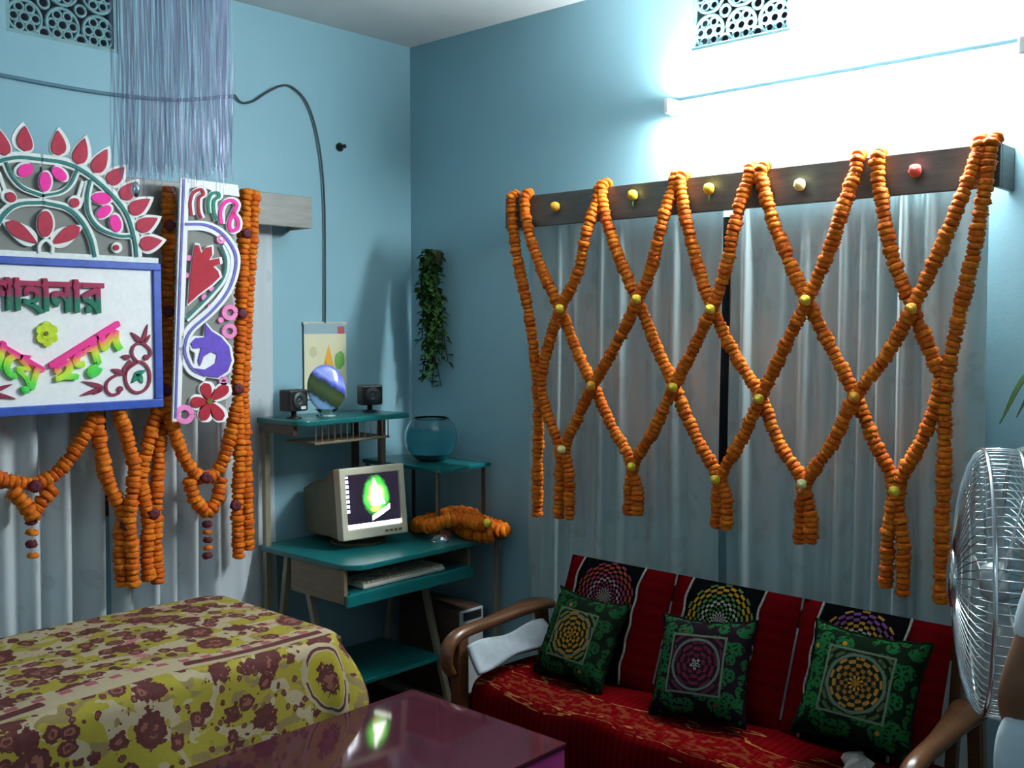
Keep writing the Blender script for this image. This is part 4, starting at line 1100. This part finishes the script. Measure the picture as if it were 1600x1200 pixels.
speaker(on_shelf(459, -0.20, SZ), 0.10, 'small black desk speaker left of the oval plate')
speaker(on_shelf(578, -0.17, SZ), -0.35, 'small black desk speaker right of the oval plate')
pc = on(510, 595, 'y', -0.22); pc.z = SZ+0.118
t = thing('oval_plate', (pc.x, pc.y, SZ), 'oval glossy decorative plate painted with a landscape on a clear stand', 'plate')
tl = Matrix.Rotation(math.radians(-20), 3, 'Z') @ Matrix.Rotation(math.radians(-10), 3, 'X')
vs, fs, uv = [], [], []
nr, na = 6, 28
for sgn in (-1, 1):
    for i in range(nr+1):
        for k in range(na):
            a = 2*PI*k/na; r_ = math.sin(i/nr*PI/2)
            x, z = 0.083*r_*math.cos(a), 0.100*r_*math.sin(a)
            vs.append(pc+tl @ Vector((x, sgn*0.014*math.cos(i/nr*PI/2), z))); uv.append((0.5+x/0.17, 0.5+z/0.2))
for s_ in (0, 1):
    b0 = s_*(nr+1)*na
    for i in range(nr):
        for k in range(na): fs.append((b0+i*na+k, b0+i*na+(k+1) % na, b0+(i+1)*na+(k+1) % na, b0+(i+1)*na+k))
MB().add(vs, fs, uv).build('plate', 'plate', t, smooth=True)
MB().lathe([(0.040, 0.0), (0.046, 0.004), (0.030, 0.012), (0.050, 0.034), (0.046, 0.034), (0.024, 0.014)], (pc.x, pc.y, SZ), 24).build('stand', 'glass', t, smooth=True)
# fish bowl on the side shelf
bc = Vector((-0.175, -0.32, 1.058)); 
t = thing('fish_bowl', bc, 'round glass fish bowl with blue-green water on the side shelf', 'fish bowl')
R0 = 0.118
def bowl(r, z0, z1, n=14): return [(math.sqrt(max(1e-6, r*r-(z-r*0.9)**2)), z) for z in [z0+(z1-z0)*i/n for i in range(n+1)]]
outp = bowl(R0, 0.002, 0.195); inp = [(a-0.004, max(b, 0.006)) for a, b in outp][::-1]
MB().lathe(outp+inp, bc, 32).build('bowl', 'glass', t, smooth=True)
MB().lathe(bowl(R0-0.006, 0.012, 0.145), bc, 32).build('water', 'water', t, smooth=True)
MB().lathe(bowl(R0-0.008, 0.014, 0.034), bc, 24).build('gravel', 'gravel', t, smooth=True)

# heap of marigold garland on the desk
hp = thing('marigold_heap', (-0.19, -0.50, 0.75), 'coiled heap of orange marigold garland on the desk beside the monitor', 'garland')
rh = random.Random(9)
def desk_pt(px, py, z): return on(px, py, 'z', z)
path = []
lay = [((648, 824), .776), ((668, 816), .776), ((700, 812), .780), ((735, 818), .776), ((770, 828), .776), ((788, 830), .776), ((775, 820), .790), ((745, 814), .800), ((715, 822), .776), ((735, 834), .776), ((765, 836), .776), ((745, 822), .808), ((712, 808), .812), ((680, 810), .808), ((655, 818), .806), ((672, 822), .812), ((700, 812), .842), ((725, 812), .838), ((752, 820), .830), ((740, 806), .842), ((712, 800), .850), ((690, 806), .846)]
path = [desk_pt(p[0], p[1], z) for p, z in lay]
pth = crom(path, 6)
MB().tube(pth, 0.0012, 4).build('thread', 'thread', hp)
strung(hp, pth, spacing=0.019, scale=1.18)
rosebud('small yellow rosebud lying on the marigold heap on the desk', desk_pt(762, 818, 0.838), 'rose_y', (-0.7, -0.7, 0.2), 0, 0.02, 'rosebud on the heap')
# crumpled foil
fc_ = desk_pt(688, 847, 0.75)
t_ = MB(); rr = random.Random(5)
t_.lathe([(0.004, 0.0), (0.032, 0.001), (0.036, 0.014), (0.024, 0.026), (0.004, 0.032)], fc_, 11, None, lambda a, i: rr.uniform(0.6, 1.3))
tag(t_.build('foil_scrap', 'foil_scrap'), 'small crumpled silver foil scrap on the desk in front of the marigold heap', 'foil')

# ------------------------------------------------------------------ cloth covered table, lower left
TX0, TX1, TY0, TY1, TZ = -2.75, -1.30, -1.10, -0.37, 0.672
t = thing('draped_table', ((TX0+TX1)/2, (TY0+TY1)/2, 0), 'wooden table hidden under the yellow and maroon batik cloth', 'table')
MB().box2((TX0, TY0, TZ-0.035), (TX1, TY1, TZ)).build('tabletop', 'table_wood', t, bevel=0.006)
MB().box2((TX0+0.05, TY0+0.05, TZ-0.12), (TX1-0.05, TY1-0.05, TZ-0.035)).build('apron', 'table_wood', t)
for x in (TX0+0.06, TX1-0.06):
    for y in (TY0+0.06, TY1-0.06): MB().box2((x-0.03, y-0.03, 0), (x+0.03, y+0.03, TZ-0.12)).build('leg', 'table_wood', t, bevel=0.004)
def rr_loop(x0, x1, y0, y1, r, n=10, m_=34):
    """points and outward normals round a rounded rectangle"""
    P = []
    def edge(a, b, k): 
        for i in range(k): P.append((Vector(a).lerp(Vector(b), i/k), None))
    cs = [((x1-r, y0+r), -PI/2), ((x1-r, y1-r), 0), ((x0+r, y1-r), PI/2), ((x0+r, y0+r), PI)]
    out = []
    for i, (c, a0) in enumerate(cs):
        for k in range(n+1):
            a = a0+PI/2*k/n; nv = Vector((math.cos(a), math.sin(a)))
            out.append((Vector(c)+nv*r, nv))
        c2, a2 = cs[(i+1) % 4]; nv = Vector((math.cos(a2), math.sin(a2)))
        pa, pb = Vector(c)+nv*r, Vector(c2)+nv*r
        for k in range(1, m_): out.append((pa.lerp(pb, k/m_), nv))
    return out
loop = rr_loop(TX0, TX1, TY0, TY1, 0.07)
cx_, cy_ = (TX0+TX1)/2, (TY0+TY1)/2
vs, uv, rings_ = [], [], []
nl = len(loop); rc = random.Random(3)
def ring_add(fn):
    rings_.append(len(vs))
    for i, (p, nv) in enumerate(loop):
        q, u_ = fn(i, p, nv); vs.append(q); uv.append(u_)
for s in (0.0, 0.25, 0.45, 0.62, 0.76, 0.87, 0.95):
    def top_fn(i, p, nv, s=s):
        x, y = cx_+(p.x-cx_)*s, cy_+(p.y-cy_)*s
        if s < 0.5: x = cx_+(p.x-cx_)*s
        return Vector((x, y, TZ+0.008+0.008*math.sin(x*7)*math.sin(y*9+1)+0.010*math.sin(x*3.1+1.0))), (x, y)
    ring_add(top_fn)
for k in range(1, 5):
    an = k/4*PI/2; r = 0.045
    def edge_fn(i, p, nv, an=an, r=r):
        q = p+nv*(r*math.sin(an)-r+0.026)
        z = TZ+0.012-r*(1-math.cos(an))+0.010*math.sin(q.x*3.1+1.0)*(1-an/PI*2)
        e_ = r*an-r+0.026; return Vector((q.x, q.y, z)), (p.x+nv.x*e_, p.y+nv.y*e_)
    ring_add(edge_fn)
HANG = 0.245
for k in range(1, 11):
    def hang_fn(i, p, nv, f=k/10):
        corner = abs(nv.x)*abs(nv.y)*2
        sarc = i*0.035
        fold = (0.013*math.sin(sarc*9+0.6)+0.008*math.sin(sarc*17))*f
        out = 0.026+fold+0.05*corner*f+(0.045*math.sin(f*2.6) if nv.x > 0.5 else 0.010*f)
        q = p+nv*out; z = TZ+0.012-0.045-HANG*f
        e_ = 0.05+HANG*f; return Vector((q.x, q.y, z)), (p.x+nv.x*e_, p.y+nv.y*e_)
    ring_add(hang_fn)
fs = []
for a_, b_ in zip(rings_, rings_[1:]):
    for i in range(nl):
        j = (i+1) % nl; fs.append((a_+i, a_+j, b_+j, b_+i))
tag(MB().add(vs, fs, uv).build('batik_cloth', 'batik', smooth=True, fix=True), 'yellow, cream and maroon batik cloth draped over the table at lower left', 'tablecloth')

# ------------------------------------------------------------------ coffee table
kx0, kx1, ky0, ky1, kz = -2.20, -1.075, -1.845, -1.185, 0.46
t = thing('coffee_table', ((kx0+kx1)/2, (ky0+ky1)/2, 0), 'low glossy mauve coffee table reflecting the monitor at the bottom', 'coffee table')
MB().box2((kx0, ky0, kz-0.014), (kx1, ky1, kz)).build('table_top', 'mauve_top', t, bevel=0.003)
MB().box2((kx0+0.004, ky0+0.004, kz-0.13), (kx1-0.004, ky0+0.022, kz-0.014)).build('apron', 'mauve', t, bevel=0.003)
MB().box2((kx0+0.004, ky1-0.022, kz-0.13), (kx1-0.004, ky1-0.004, kz-0.014)).build('apron', 'mauve', t, bevel=0.003)
for x in (kx0+0.004, kx1-0.022): MB().box2((x, ky0+0.022, kz-0.13), (x+0.018, ky1-0.022, kz-0.014)).build('apron', 'mauve', t, bevel=0.003)
for x in (kx0+0.03, kx1-0.07):
    for y in (ky0+0.03, ky1-0.07): MB().box2((x, y, 0), (x+0.045, y+0.045, kz-0.014)).build('leg', 'mauve', t, bevel=0.004)

# ------------------------------------------------------------------ sofa
sofa = thing('sofa', (-0.58, -1.92, 0), 'three-seat wooden sofa with red throw and black embroidered back covers', 'sofa')
Y0, Y1 = -1.20, -2.70
# frame
for y in (-1.165, -2.755):
    s_ = -1 if y > -2 else 1
    mb = MB()
    # arm rest: swept oval bar, wide at the back, curling down in front
    ax_ = [(-0.36, 0.602), (-0.44, 0.612), (-0.56, 0.606), (-0.68, 0.596), (-0.78, 0.592), (-0.855, 0.580), (-0.895, 0.545), (-0.900, 0.495), (-0.875, 0.455)]
    wds = [0.046, 0.056, 0.040, 0.030, 0.027, 0.028, 0.029, 0.027, 0.022]; hts = [0.020, 0.022, 0.022, 0.021, 0.021, 0.022, 0.022, 0.020, 0.016]
    C_ = crom([(a, b, 0) for a, b in ax_], 5); Wd = crom([(a, b, 0) for a, b in zip(wds, hts)], 5)
    vs, fs = [], []; n = 12
    for i, p in enumerate(C_):
        tv = (C_[min(i+1, len(C_)-1)]-C_[max(i-1, 0)]).normalized(); nv = Vector((-tv.y, tv.x, 0))
        for k in range(n):
            a = 2*PI*k/n; o2 = nv*Wd[i].y*math.sin(a); vs.append(Vector((p.x+o2.x, y+Wd[i].x*math.cos(a), p.y+o2.y)))
    for i in range(len(C_)-1):
        for k in range(n): fs.append((i*n+k, i*n+(k+1) % n, (i+1)*n+(k+1) % n, (i+1)*n+k))
    fs += [tuple(range(n))[::-1], tuple((len(C_)-1)*n+k for k in range(n))]
    mb.add(vs, fs).build('arm_rest', 'sofa_wood', sofa, smooth=True)
    MB().box2((-0.86, y-0.022, 0.0), (-0.81, y+0.022, 0.585)).build('front_leg', 'sofa_wood', sofa, bevel=0.006)
    bar(MB(), (-0.40, y, 0.60), (-0.32, y, 0.0), 0.042).build('back_leg', 'sofa_wood', sofa, bevel=0.006)
    MB().box2((-0.80, y-0.012, 0.30), (-0.39, y+0.012, 0.36)).build('side_rail', 'sofa_wood', sofa, bevel=0.004)
MB().box2((-0.79, -2.70, 0.24), (-0.755, -1.19, 0.31)).build('front_rail', 'sofa_wood', sofa, bevel=0.004)
MB().box2((-0.40, -2.70, 0.24), (-0.365, -1.19, 0.31)).build('back_rail', 'sofa_wood', sofa, bevel=0.004)
MB().box2((-0.335, -2.68, 0.70), (-0.31, -1.29, 0.76)).build('top_rail', 'sofa_wood', sofa, bevel=0.004)
for y in (-1.29, -2.68): bar(MB(), (-0.38, y, 0.28), (-0.318, y, 0.74), 0.03).build('back_post', 'sofa_wood', sofa)
# seat cushions (three) and the red throw spread over them
for k in range(3):
    y1 = -1.20-k*0.50; MB().box2((-0.78, y1-0.495, 0.31), (-0.40, y1-0.005, 0.405)).build('seat_cushion', 'back_red', sofa, bevel=0.03, seg=3)
prof = crom([(-0.42, 0.418, 0), (-0.52, 0.424, 0), (-0.65, 0.426, 0), (-0.74, 0.420, 0), (-0.785, 0.402, 0), (-0.802, 0.36, 0), (-0.806, 0.29, 0), (-0.803, 0.19, 0)], 6)
pl = [0]
for i in range(1, len(prof)): pl.append(pl[-1]+(prof[i]-prof[i-1]).length)
def thr(u, v):
    i = v*(len(prof)-1); k = min(int(i), len(prof)-2); p = prof[k].lerp(prof[k+1], i-k)
    y = Y0+0.012+(Y1-Y0-0.024)*u; h = max(0, v-0.62)
    sag = 0.006*math.sin(u*3*2*PI)*(1-v)+0.006*math.sin(u*21+1)*(1 if v < 0.6 else 0.3)
    return (p.x-0.016*h*2*math.sin(u*34)+0.004*math.sin(u*23), y, p.y+sag*(v < 0.75)*0.6)
MB().grid(thr, 90, len(prof)-1, lambda u, v: (1.5*u, v)).build('seat_throw', 'throw', sofa, smooth=True, solid=0.006)
# back cushions with covers
BT, BB = Vector((-0.375, 0, 0.815)), Vector((-0.535, 0, 0.425))      # top and bottom of the front face
bd = (BT-BB); bn = Vector((-bd.z, 0, bd.x)).normalized()             # forward normal
for k in range(3):
    ya = -1.285-k*0.467; yb = ya-0.460; dz = -0.006*k
    def bk_fn(u, v, ya=ya, yb=yb, sgn=1):
        e = (1-(2*u-1)**8)*(1-(2*v-1)**8)
        return BB.lerp(BT, v)+Vector((0, ya+(yb-ya)*u, 0))+bn*(0.030*e-0.02)
    def bk_back(u, v, ya=ya, yb=yb):
        e = (1-(2*u-1)**8)*(1-(2*v-1)**8)
        return BB.lerp(BT, v)+Vector((0, ya+(yb-ya)*u, 0))-bn*(0.03*e+0.02)
    mb = MB(); mb.grid(bk_fn, 22, 18, lambda u, v: (u*0.46, v*0.42)); mb.grid(bk_back, 22, 18, lambda u, v: (u*0.46, v*0.42))
    o = mb.build('back_cushion', 'back_red', sofa, smooth=True)
    u0, u1 = 0.155, 0.745
    def pn(u, v):
        uu = u0+(u1-u0)*u; return bk_fn(uu, 0.02+0.975*v)+bn*0.004
    MB().grid(pn, 16, 16).build('embroidered_cover', 'panel%d' % k, o, smooth=True, solid=0.003)
    for uu in (u0, u1):
        pth = [bk_fn(uu+0.006*math.sin(i*1.3), 0.03+0.965*i/22)+bn*0.008 for i in range(23)]
        MB().tube(pth, 0.0042, 6).build('braid', 'piping', o, smooth=True)

# scatter cushions
def cushion(c, size, yaw, lean, roll, mat, label, ruffle=0.012, thick=0.055):
    c = Vector(c)
    R_ = Matrix.Rotation(yaw, 3, 'Z') @ Matrix.Rotation(lean, 3, 'Y') @ Matrix.Rotation(roll, 3, 'X')
    def surf(sg):
        def fn(u, v):
            a, b = 2*u-1, 2*v-1; e = max(0, (1-a**4)*(1-b**4))**0.55
            pinch = 1-0.12*(1-a*a)*abs(b)**3; pin2 = 1-0.10*(1-b*b)*abs(a)**3
            yy, zz = a*size/2*pin2, b*size/2*pinch
            edge = (max(abs(a), abs(b)))**14
            xx = sg*thick*e+ruffle*edge*math.sin((a+b*1.7)*16)*0.7
            return c+R_ @ Vector((xx, -yy, zz))
        return fn
    mb = MB(); mb.grid(surf(-1), 20, 20); mb.grid(surf(1), 20, 20)
    t = thing('cushion', c-Vector((0, 0, size/2)), label, 'cushion', 'embroidered cushions on the sofa')
    mb.build('cover', mat, t, smooth=True)
    rim = []
    for k in range(80):
        s = k/80*4; e_ = int(s); f = s-e_
        u, v = [(f, 0), (1, f), (1-f, 1), (0, 1-f)][e_]; rim.append(surf(1)(u, v))
    MB().tube(rim, 0.005, 6, closed=True).build('piping', mat, t, smooth=True)
lean = math.atan2(0.16, 0.39)
cushion(on(907, 998, 'x', -0.555), 0.315, -0.05, lean+0.10, 0.02, 'cushion0', 'green and gold embroidered cushion at the desk end of the sofa')
cushion(on(1098, 1044, 'x', -0.575), 0.325, 0.06, lean+0.10, -0.10, 'cushion1', 'green and black embroidered cushion in the middle of the sofa')
cushion(on(1345, 1075, 'x', -0.575), 0.33, 0.10, lean+0.12, 0.04, 'cushion2', 'green and brown embroidered cushion at the fan end of the sofa')

# folded white sheet beside the left arm
def sheet(u, v):
    x = -0.44-0.40*u; y = -1.205-0.060*v
    return (x, y, 0.560-0.060*v+0.008*math.sin(u*9+v*3)-0.010*u-0.02*u*v)
tag(MB().grid(sheet, 20, 10).build('folded_sheet', 'white_cloth', smooth=True, solid=0.016), 'folded white sheet lying beside the desk-side sofa arm', 'cloth')
pc_ = on(1338, 1188, 'z', 0.46)
rp = random.Random(14); mb = MB()
mb.lathe([(0.005, -0.025), (0.035, -0.022), (0.040, 0.0), (0.030, 0.014), (0.005, 0.02)], pc_, 10, None, lambda a, i: rp.uniform(0.65, 1.25))
tag(mb.build('crumpled_paper', 'paper'), 'crumpled pale paper on the sofa seat at the fan-side arm', 'paper')

# ------------------------------------------------------------------ pedestal fan at the right edge
FD = 2.13
fcen = dp(1558, 908, FD)
flat = Vector((FW.x, FW.y, 0)).normalized()
ang = math.radians(6)
fh = Vector((fcen.x-CAM.x, fcen.y-CAM.y, 0)).normalized(); fl_ = Vector((-fh.y, fh.x, 0))
AX = (fl_*math.cos(ang)-fh*math.sin(ang)).normalized()       # blowing direction
SD = Vector((0, 0, 1)).cross(AX).normalized()
fr_ = 0.270
def fp(a, r, h): return fcen+SD*r*math.cos(a)+Vector((0, 0, 1))*r*math.sin(a)+AX*h
fan = thing('pedestal_fan', (fcen.x-AX.x*0.16, fcen.y-AX.y*0.16, 0), 'chrome caged pedestal fan standing at the end of the sofa', 'fan')
def circ_path(r, h, n=48): return [fp(2*PI*k/n, r, h) for k in range(n)]
mb = MB()
mb.tube(circ_path(fr_, 0.030), 0.0050, 8, closed=True); mb.tube(circ_path(fr_, -0.034), 0.0050, 8, closed=True)
mb.build('rim', 'chrome', fan, smooth=True)
nw = 84
mb = MB()
def front(r): return 0.030+0.055*math.sqrt(max(0, 1-(r/fr_)**2.2))
for k in range(nw):
    a = 2*PI*k/nw
    mb.tube([fp(a, r, front(r)) for r in (0.272, 0.262, 0.24, 0.20, 0.15, 0.10, 0.06)], 0.0015, 5)
for r in (0.20, 0.13): mb.tube(circ_path(r, front(r)-0.002), 0.002, 6, closed=True)
mb.build('front_grille', 'chrome', fan, smooth=True)
mb = MB()
def rear(r): return -0.034-0.055*math.sqrt(max(0, 1-(r/fr_)**2.2))
for k in range(nw):
    a = 2*PI*k/nw
    mb.tube([fp(a, r, h) for r, h in [(0.272, 0.030), (0.274, 0.0), (0.272, -0.034)]]+[fp(a, r, rear(r)) for r in (0.262, 0.24, 0.20, 0.15, 0.10, 0.07)], 0.0017, 5)
mb.build('rear_grille', 'chrome', fan, smooth=True)
MB().lathe([(0.002, 0.012), (0.030, 0.011), (0.058, 0.005), (0.062, -0.003), (0.05, -0.006)], fp(0, 0, front(0.03)), 24, AX).build('badge_cap', 'chrome', fan, smooth=True)
bm_ = MB()
hub = MB().lathe([(0.002, 0.035), (0.030, 0.030), (0.042, 0.010), (0.042, -0.02), (0.002, -0.02)], fp(0, 0, 0.0), 20, AX); hub.build('hub', 'fan_blade', fan, smooth=True)
for k in range(4):
    a0 = k*PI/2+0.5
    def bl_fn(u, v, a0=a0):
        r = 0.035+0.20*v; wd = 0.32+0.42*math.sin(v*2.2); a = a0+(u-0.5)*wd*1.5
        return fp(a, r, (0.5-u)*0.06*(0.6+0.4*v))
    MB().grid(bl_fn, 10, 10).build('blade', 'fan_blade', fan, smooth=True, solid=0.003)
MB().lathe([(0.04, 0.0), (0.085, -0.01), (0.085, -0.09), (0.06, -0.14), (0.02, -0.15)], fp(0, 0, -0.095), 24, AX).build('motor_housing', 'fan_grey', fan, smooth=True)
pb = Vector((fan.location.x, fan.location.y, 0))
MB().tube([pb+Vector((0, 0, 0.03)), pb+Vector((0, 0, fcen.z-0.06))], 0.016, 12).build('pole', 'chrome', fan, smooth=True)
MB().lathe([(0.20, 0.0), (0.205, 0.012), (0.17, 0.024), (0.04, 0.034), (0.03, 0.06), (0.018, 0.07)], pb, 32).build('base', 'fan_grey', fan, smooth=True)
MB().lathe([(0.022, -0.05), (0.034, -0.04), (0.034, 0.03), (0.022, 0.04)], pb+Vector((0, 0, fcen.z-0.08)), 16).build('neck', 'fan_grey', fan, smooth=True)

# cabinet and potted plant behind the fan
t = thing('low_cabinet', (-0.22, -3.25, 0), 'pale low cabinet against the right wall behind the fan', 'cabinet')
MB().box2((-0.42, -3.65, 0.05), (-0.02, -2.86, 1.31)).build('body', 'cabinet', t, bevel=0.006)
MB().box2((-0.44, -3.67, 1.31), (-0.01, -2.84, 1.335)).build('top', 'cabinet', t, bevel=0.004)
MB().box2((-0.40, -3.63, 0.0), (-0.04, -2.88, 0.05)).build('plinth', 'brown_post', t)
for y0 in (-3.64, -3.25):
    o = MB().box2((-0.436, y0, 0.08), (-0.42, y0+0.38, 1.29)).build('door', 'cabinet', t, bevel=0.004)
    yk = y0+0.34 if y0 < -3.5 else y0+0.04
    MB().lathe([(0.006, 0), (0.007, 0.012), (0.013, 0.018), (0.004, 0.026)], (-0.436, yk, 0.65), 12, (-1, 0, 0)).build('knob', 'chrome', o, smooth=True)
pp = Vector((-0.27, -2.985, 1.335))
t = thing('potted_plant', pp, 'dark leafy potted plant on the low cabinet behind the fan', 'plant')
MB().lathe([(0.055, 0), (0.075, 0.11), (0.085, 0.112), (0.085, 0.13), (0.07, 0.13), (0.065, 0.11)], pp, 24).build('pot', 'pot', t, smooth=True)
rl = random.Random(21)
for k in range(12):
    a = PI/2+k*2*PI/12+(rl.uniform(-.2, .2) if k else 0); ln = rl.uniform(0.14, 0.22); d = Vector((math.cos(a), math.sin(a), 0))
    base_ = pp+Vector((0, 0, 0.11))
    cv = crom([base_, base_+d*ln*0.35+Vector((0, 0, ln*0.7)), base_+d*ln*0.85+Vector((0, 0, ln*0.45)), base_+d*ln*1.2+Vector((0, 0, -ln*0.25))], 6)
    sd = d.cross(Vector((0, 0, 1))); vs = []
    for i, p in enumerate(cv):
        s = i/(len(cv)-1); wd = 0.003+0.022*math.sin(PI*max(0, s*1.25-0.25))**0.9 if s > 0.2 else 0.003
        vs += [p-sd*wd, p+sd*wd]
    MB().add(vs, [(2*i, 2*i+1, 2*i+3, 2*i+2) for i in range(len(cv)-1)]).build('leaf', 'leaf', t, solid=0.0015)

# ------------------------------------------------------------------ person at the right edge (mostly outside the frame)
def skin(name, nodes, edges, mat, parent, root=0, sub=2):
    """nodes: list of (world point, rx[, ry])"""
    org = wloc(parent) if parent is not None else Vector()
    me = bpy.data.meshes.new(name); me.from_pydata([tuple(Vector(n[0])-org) for n in nodes], edges, [])
    o = bpy.data.objects.new(name, me); link(o, parent)
    o.location = (0, 0, 0) if parent is not None else org
    o.modifiers.new('skin', 'SKIN')
    if not me.skin_vertices: 
        import bmesh
        bm = bmesh.new(); bm.from_mesh(me); bm.verts.layers.skin.verify(); bm.to_mesh(me); bm.free()
    for i, n in enumerate(nodes):
        sv = me.skin_vertices[0].data[i]; sv.radius = (n[1], n[2] if len(n) > 2 else n[1]); sv.use_root = (i == root)
    md = o.modifiers.new('sub', 'SUBSURF'); md.levels = sub; md.render_levels = sub
    o.modifiers['skin'].use_smooth_shade = True
    me.materials.append(MAT[mat]); return o
PD, PL = 1.62, 1.105
pb_ = CAM+flat*PD+RT*PL; pb_.z = 0
L_ = -RT          # the person looks into the room, so the left side is on the left of the picture
def pp_(l, f, z): return pb_+L_*l+flat*f+Vector((0, 0, z))
per = thing('person', pb_, 'person in white clothes at the right edge beside the fan, bare forearm bent', 'person')
nodes = [(pp_(0, 0, 0.92), 0.12, 0.09), (pp_(0, 0, 1.10), 0.125, 0.095), (pp_(0, 0.0, 1.28), 0.125, 0.088), (pp_(0, 0, 1.38), 0.075, 0.058), (pp_(0, 0.01, 1.46), 0.048), (pp_(0, 0.02, 1.53), 0.062, 0.07), (pp_(0, 0.02, 1.60), 0.070, 0.082), (pp_(0, 0.015, 1.66), 0.052, 0.06)]
edges = [(i, i+1) for i in range(7)]
def limb(chain, start):
    prev = start
    for c in chain:
        nodes.append(c); edges.append((prev, len(nodes)-1)); prev = len(nodes)-1
    return prev
def hand(w_, d, palm, side_, start):
    """palm and five separate curled fingers; d = pointing direction, palm = palm normal, side_ = thumb side"""
    pm = limb([(w_+d*0.035, 0.026, 0.016), (w_+d*0.075, 0.030, 0.015)], start)
    for k, ln in enumerate((0.070, 0.078, 0.072, 0.056)):
        b = w_+d*0.085+side_*(0.030-0.020*k)
        limb([(b, 0.0085), (b+d*ln*0.45+palm*ln*0.12, 0.008), (b+d*ln*0.72+palm*ln*0.42, 0.0075), (b+d*ln*0.78+palm*ln*0.75, 0.0065)], pm)
    b = w_+d*0.03+side_*0.03
    limb([(b, 0.011), (b+side_*0.022+d*0.025+palm*0.01, 0.0095), (b+side_*0.028+d*0.055+palm*0.02, 0.008)], start)
Z = Vector((0, 0, 1))
sh = limb([(pp_(0.15, 0, 1.365), 0.042)], 3)
el = limb([(pp_(0.190, -0.01, 1.34), 0.044), (pp_(0.240, -0.02, 1.24), 0.046), (pp_(0.290, -0.03, 1.115), 0.042), (pp_(0.298, -0.02, 1.07), 0.041), (pp_(0.265, 0.03, 1.01), 0.038), (pp_(0.200, 0.10, 0.95), 0.026)], sh)
hd = (flat*0.3-L_*0.9-Z*0.3).normalized(); hand(pp_(0.200, 0.10, 0.95), hd, -flat, -Z, el)
sh = limb([(pp_(-0.15, 0, 1.365), 0.042)], 3)
el = limb([(pp_(-0.205, -0.01, 1.34), 0.044), (pp_(-0.235, -0.02, 1.22), 0.046), (pp_(-0.245, -0.02, 1.09), 0.040), (pp_(-0.245, 0.03, 0.95), 0.034), (pp_(-0.24, 0.07, 0.84), 0.026)], sh)
hand(pp_(-0.24, 0.07, 0.84), -Z, L_, flat, el)
for s in (1, -1):
    limb([(pp_(0.085*s, 0, 0.86), 0.072), (pp_(0.10*s, 0.01, 0.66), 0.070), (pp_(0.10*s, 0.01, 0.48), 0.055), (pp_(0.10*s, -0.01, 0.30), 0.052), (pp_(0.10*s, -0.02, 0.09), 0.036), (pp_(0.10*s, 0.02, 0.035), 0.034), (pp_(0.11*s, 0.13, 0.028), 0.030)], 0)
skin('body', nodes, edges, 'skin', per)
for s in (1, -1):
    MB().lathe([(0.001, -0.009), (0.008, -0.005), (0.009, 0.0), (0.008, 0.005), (0.001, 0.009)], pp_(0.030*s, 0.098, 1.585), 10).build('eye', 'eye', per, smooth=True)
    MB().lathe([(0.004, -0.028), (0.012, -0.016), (0.016, 0.010), (0.008, 0.026)], pp_(0.074*s, 0.02, 1.575), 10).build('ear', 'skin', per, smooth=True)
MB().tube([pp_(0, 0.100, 1.60), pp_(0, 0.115, 1.565), pp_(0, 0.118, 1.55)], [0.006, 0.012, 0.012], 8).build('nose', 'skin', per, smooth=True)
MB().tube([pp_(-0.024, 0.090, 1.520), pp_(0, 0.099, 1.518), pp_(0.024, 0.090, 1.520)], [0.004, 0.007, 0.004], 8).build('mouth', 'lip', per, smooth=True)
skin('hair', [(pp_(0, 0.0, 1.69), 0.060, 0.07), (pp_(0, -0.035, 1.64), 0.082, 0.07), (pp_(0, -0.06, 1.56), 0.066, 0.045), (pp_(0, -0.05, 1.49), 0.04, 0.03)], [(0, 1), (1, 2), (2, 3)], 'hair', per)
sn = [(pp_(0, 0, 1.385), 0.115, 0.100), (pp_(0, 0, 1.28), 0.160, 0.128), (pp_(0, 0, 1.10), 0.148, 0.112), (pp_(0, 0, 0.92), 0.190, 0.140), (pp_(0, 0, 0.74), 0.215, 0.155), (pp_(0, 0, 0.58), 0.225, 0.160)]
se = [(i, i+1) for i in range(5)]
for s in (1, -1):
    b = len(sn)
    if s == 1: sn += [(pp_(0.14, 0, 1.365), 0.078), (pp_(0.198, -0.01, 1.325), 0.068), (pp_(0.240, -0.02, 1.23), 0.058), (pp_(0.278, -0.026, 1.125), 0.062)]
    else: sn += [(pp_(-0.14, 0, 1.365), 0.078), (pp_(-0.205, -0.01, 1.325), 0.070), (pp_(-0.232, -0.02, 1.22), 0.062), (pp_(-0.238, -0.02, 1.125), 0.060)]
    se += [(0, b), (b, b+1), (b+1, b+2), (b+2, b+3)]
skin('shirt', sn, se, 'shirt', per, root=2)
for s in (1, -1):
    skin('trouser_leg', [(pp_(0.09*s, 0, 0.84), 0.100), (pp_(0.10*s, 0.01, 0.62), 0.092), (pp_(0.10*s, 0, 0.36), 0.080), (pp_(0.10*s, -0.01, 0.10), 0.072)], [(0, 1), (1, 2), (2, 3)], 'trouser', per, sub=1)
# white shawl draped over the forearm
skin('shawl', [(pp_(0.285, -0.01, 1.045), 0.030, 0.034), (pp_(0.312, -0.035, 1.012), 0.036, 0.030), (pp_(0.306, -0.04, 0.960), 0.046, 0.032), (pp_(0.285, -0.03, 0.87), 0.050, 0.034), (pp_(0.275, -0.02, 0.72), 0.056, 0.034), (pp_(0.275, -0.02, 0.56), 0.064, 0.030)], [(i, i+1) for i in range(5)], 'shirt', per)
